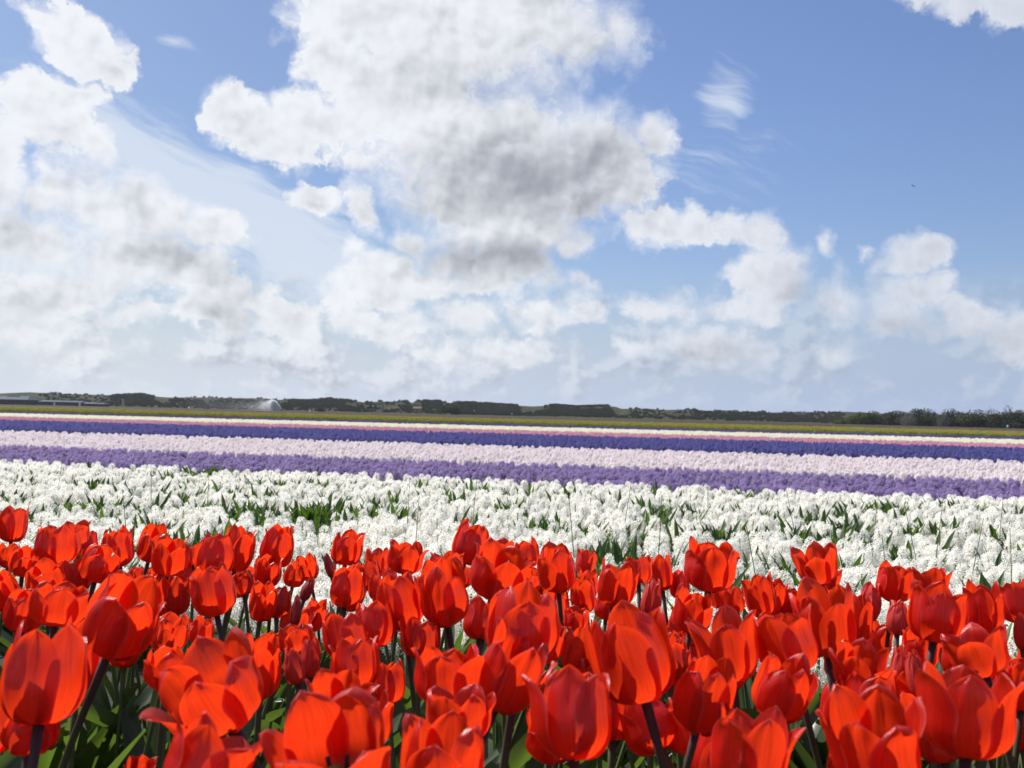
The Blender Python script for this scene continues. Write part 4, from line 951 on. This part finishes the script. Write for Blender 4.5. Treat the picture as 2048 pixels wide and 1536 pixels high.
shrub(889, 560, 6.5, 5.0, 'g_dark', 'left one of two dark round bushes before the dunes', 1, 'bush', 'bush', 'pair of dark round bushes')
shrub(912, 560, 7.5, 5.6, 'g_dark', 'right and larger one of two dark round bushes before the dunes', 2, 'bush', 'bush', 'pair of dark round bushes')
# undergrowth below the hedge
und = []
for i in range(260):
    px = rnd.uniform(1672, 2120); d = np.interp(px, [1672, 2048], [524, 410]) + rnd.uniform(-6, 22); und.append((ground_at(px, d, -.3)))
LC = [proto('scrub', CR['g_dark'][k]) for k in range(3)]
n = len(und); scatter('undergrowth', 'low dark undergrowth along the foot of the hedge', [tuple(p) for p in und], [(0, 0, rnd.uniform(0, 6)) for _ in und], nr.uniform(2.2, 4.2, n), nr.randint(0, 3, n), [[(o, M['g_olive'] if k else M['g_dark'])] for k, o in enumerate(LC)])
# dune scrub woods
SC = []
for x0, x1, lo, hi, dn in [(-200,1700,.0,.30,.12),(330,900,.3,.9,.10),(1240,1700,.2,.9,.16),(60,330,.3,.9,.10),(-100,10,.0,.6,.4),(205,318,.15,.95,1.0),(318,555,.0,.60,.45),(555,725,.25,1.0,1.3),(790,826,.2,1.0,1.2),(826,905,.3,1.0,1.0),(885,1055,.0,1.0,1.7),(1070,1240,.05,1.0,1.7),(1380,1640,.1,.6,.5),(930,1060,.0,.4,.8),(1640,1700,0,.8,1.0)]:
    for i in range(int((x1 - x0) * 7 * dn)):
        px = rnd.uniform(x0, x1); en = min(1, (px - x0 + 2) / 34, (x1 + 2 - px) / 34)
        f = rnd.uniform(lo, lo + (hi - lo) * min(1, .25 + en)); d = 665 + 225 * f
        if noise.noise(Vector((px * .035, f * 2.2, x0))) + .55 < rnd.random() * .5 + .62 * (1 - en) + (.35 * f if en < .6 else 0): continue
        g = ground_at(px, d); SC.append((g.x, g.y, dune_z(px, d) - .5))
n = len(SC); scatter('dune_scrub', 'dark scrub woods covering parts of the dunes', SC, [(0, 0, rnd.uniform(0, 6)) for _ in SC], nr.uniform(2.5, 5.5, n), nr.randint(0, 3, n), [[(LC[0], M['scr1'])], [(LC[1], M['scr2'])], [(LC[2], M['scr1'])]]) if False else None
M['scr1'] = petal_mat('scrub_dark', (.046, .052, .032), (.03, .035, .02), .15, .9, .1, .2); M['scr2'] = petal_mat('scrub_brownish', (.050, .052, .034), (.04, .04, .02), .15, .9, .1, .2)
scatter('dune_scrub', 'dark scrub woods covering parts of the dunes', SC, [(0, 0, rnd.uniform(0, 6)) for _ in SC], nr.uniform(1.3, 3.0, n), nr.randint(0, 3, n), [[(LC[0], M['scr1'])], [(LC[1], M['scr2'])], [(LC[2], M['scr1'])]])
# bird
b = empty('bird', at(1826, 372, 60), R(70)); b.rotation_euler = (R(12), R(24), R(20)); tag(b, 'small dark bird flying in the blue at upper right', 'bird')
M['bird'] = sm_mat('bird_plumage', (.03, .035, .05), .8, .2)
MB().tube([(0, .09, 0), (0, .06, .005), (0, .0, .0), (0, -.07, 0), (0, -.12, 0)], [.006, .018, .026, .016, .004], 8).build('body', M['bird'], b, True)
for s_ in (-1, 1): MB().add([(0, .03, .01), (s_ * .10, .05, .035), (s_ * .22, -.03, .03), (s_ * .10, -.02, .03), (0, -.04, .008), (s_ * .10, .02, .028)], [(0, 1, 5), (1, 2, 3, 5), (0, 5, 3, 4)]).build('wing', M['bird'], b)
MB().add([(-.012, -.10, 0), (.012, -.10, 0), (.035, -.18, 0), (-.035, -.18, 0), (0, -.14, .008)], [(0, 1, 4), (1, 2, 4), (2, 3, 4), (3, 0, 4)]).build('tail', M['bird'], b)
# ------------------------------------------------------------------ the air between here and the dunes
hb_ = MB().box((0, 700, 9.0), (2600, 1520, 20.2)).build('haze', None); hb_['kind'] = 'stuff'; hb_['label'] = 'thin pale haze over the fields towards the dunes'
hm_ = bpy.data.materials.new('haze'); hm_.use_nodes = True; hn = NT(hm_.node_tree); hm_.node_tree.nodes.clear()
pv_ = hn.n('ShaderNodeVolumePrincipled'); pv_.inputs['Color'].default_value = (.86, .91, 1, 1); pv_.inputs['Density'].default_value = .00007; pv_.inputs['Anisotropy'].default_value = .2
hn.l(pv_.outputs[0], hn.n('ShaderNodeOutputMaterial').inputs['Volume']); hb_.data.materials.append(hm_)
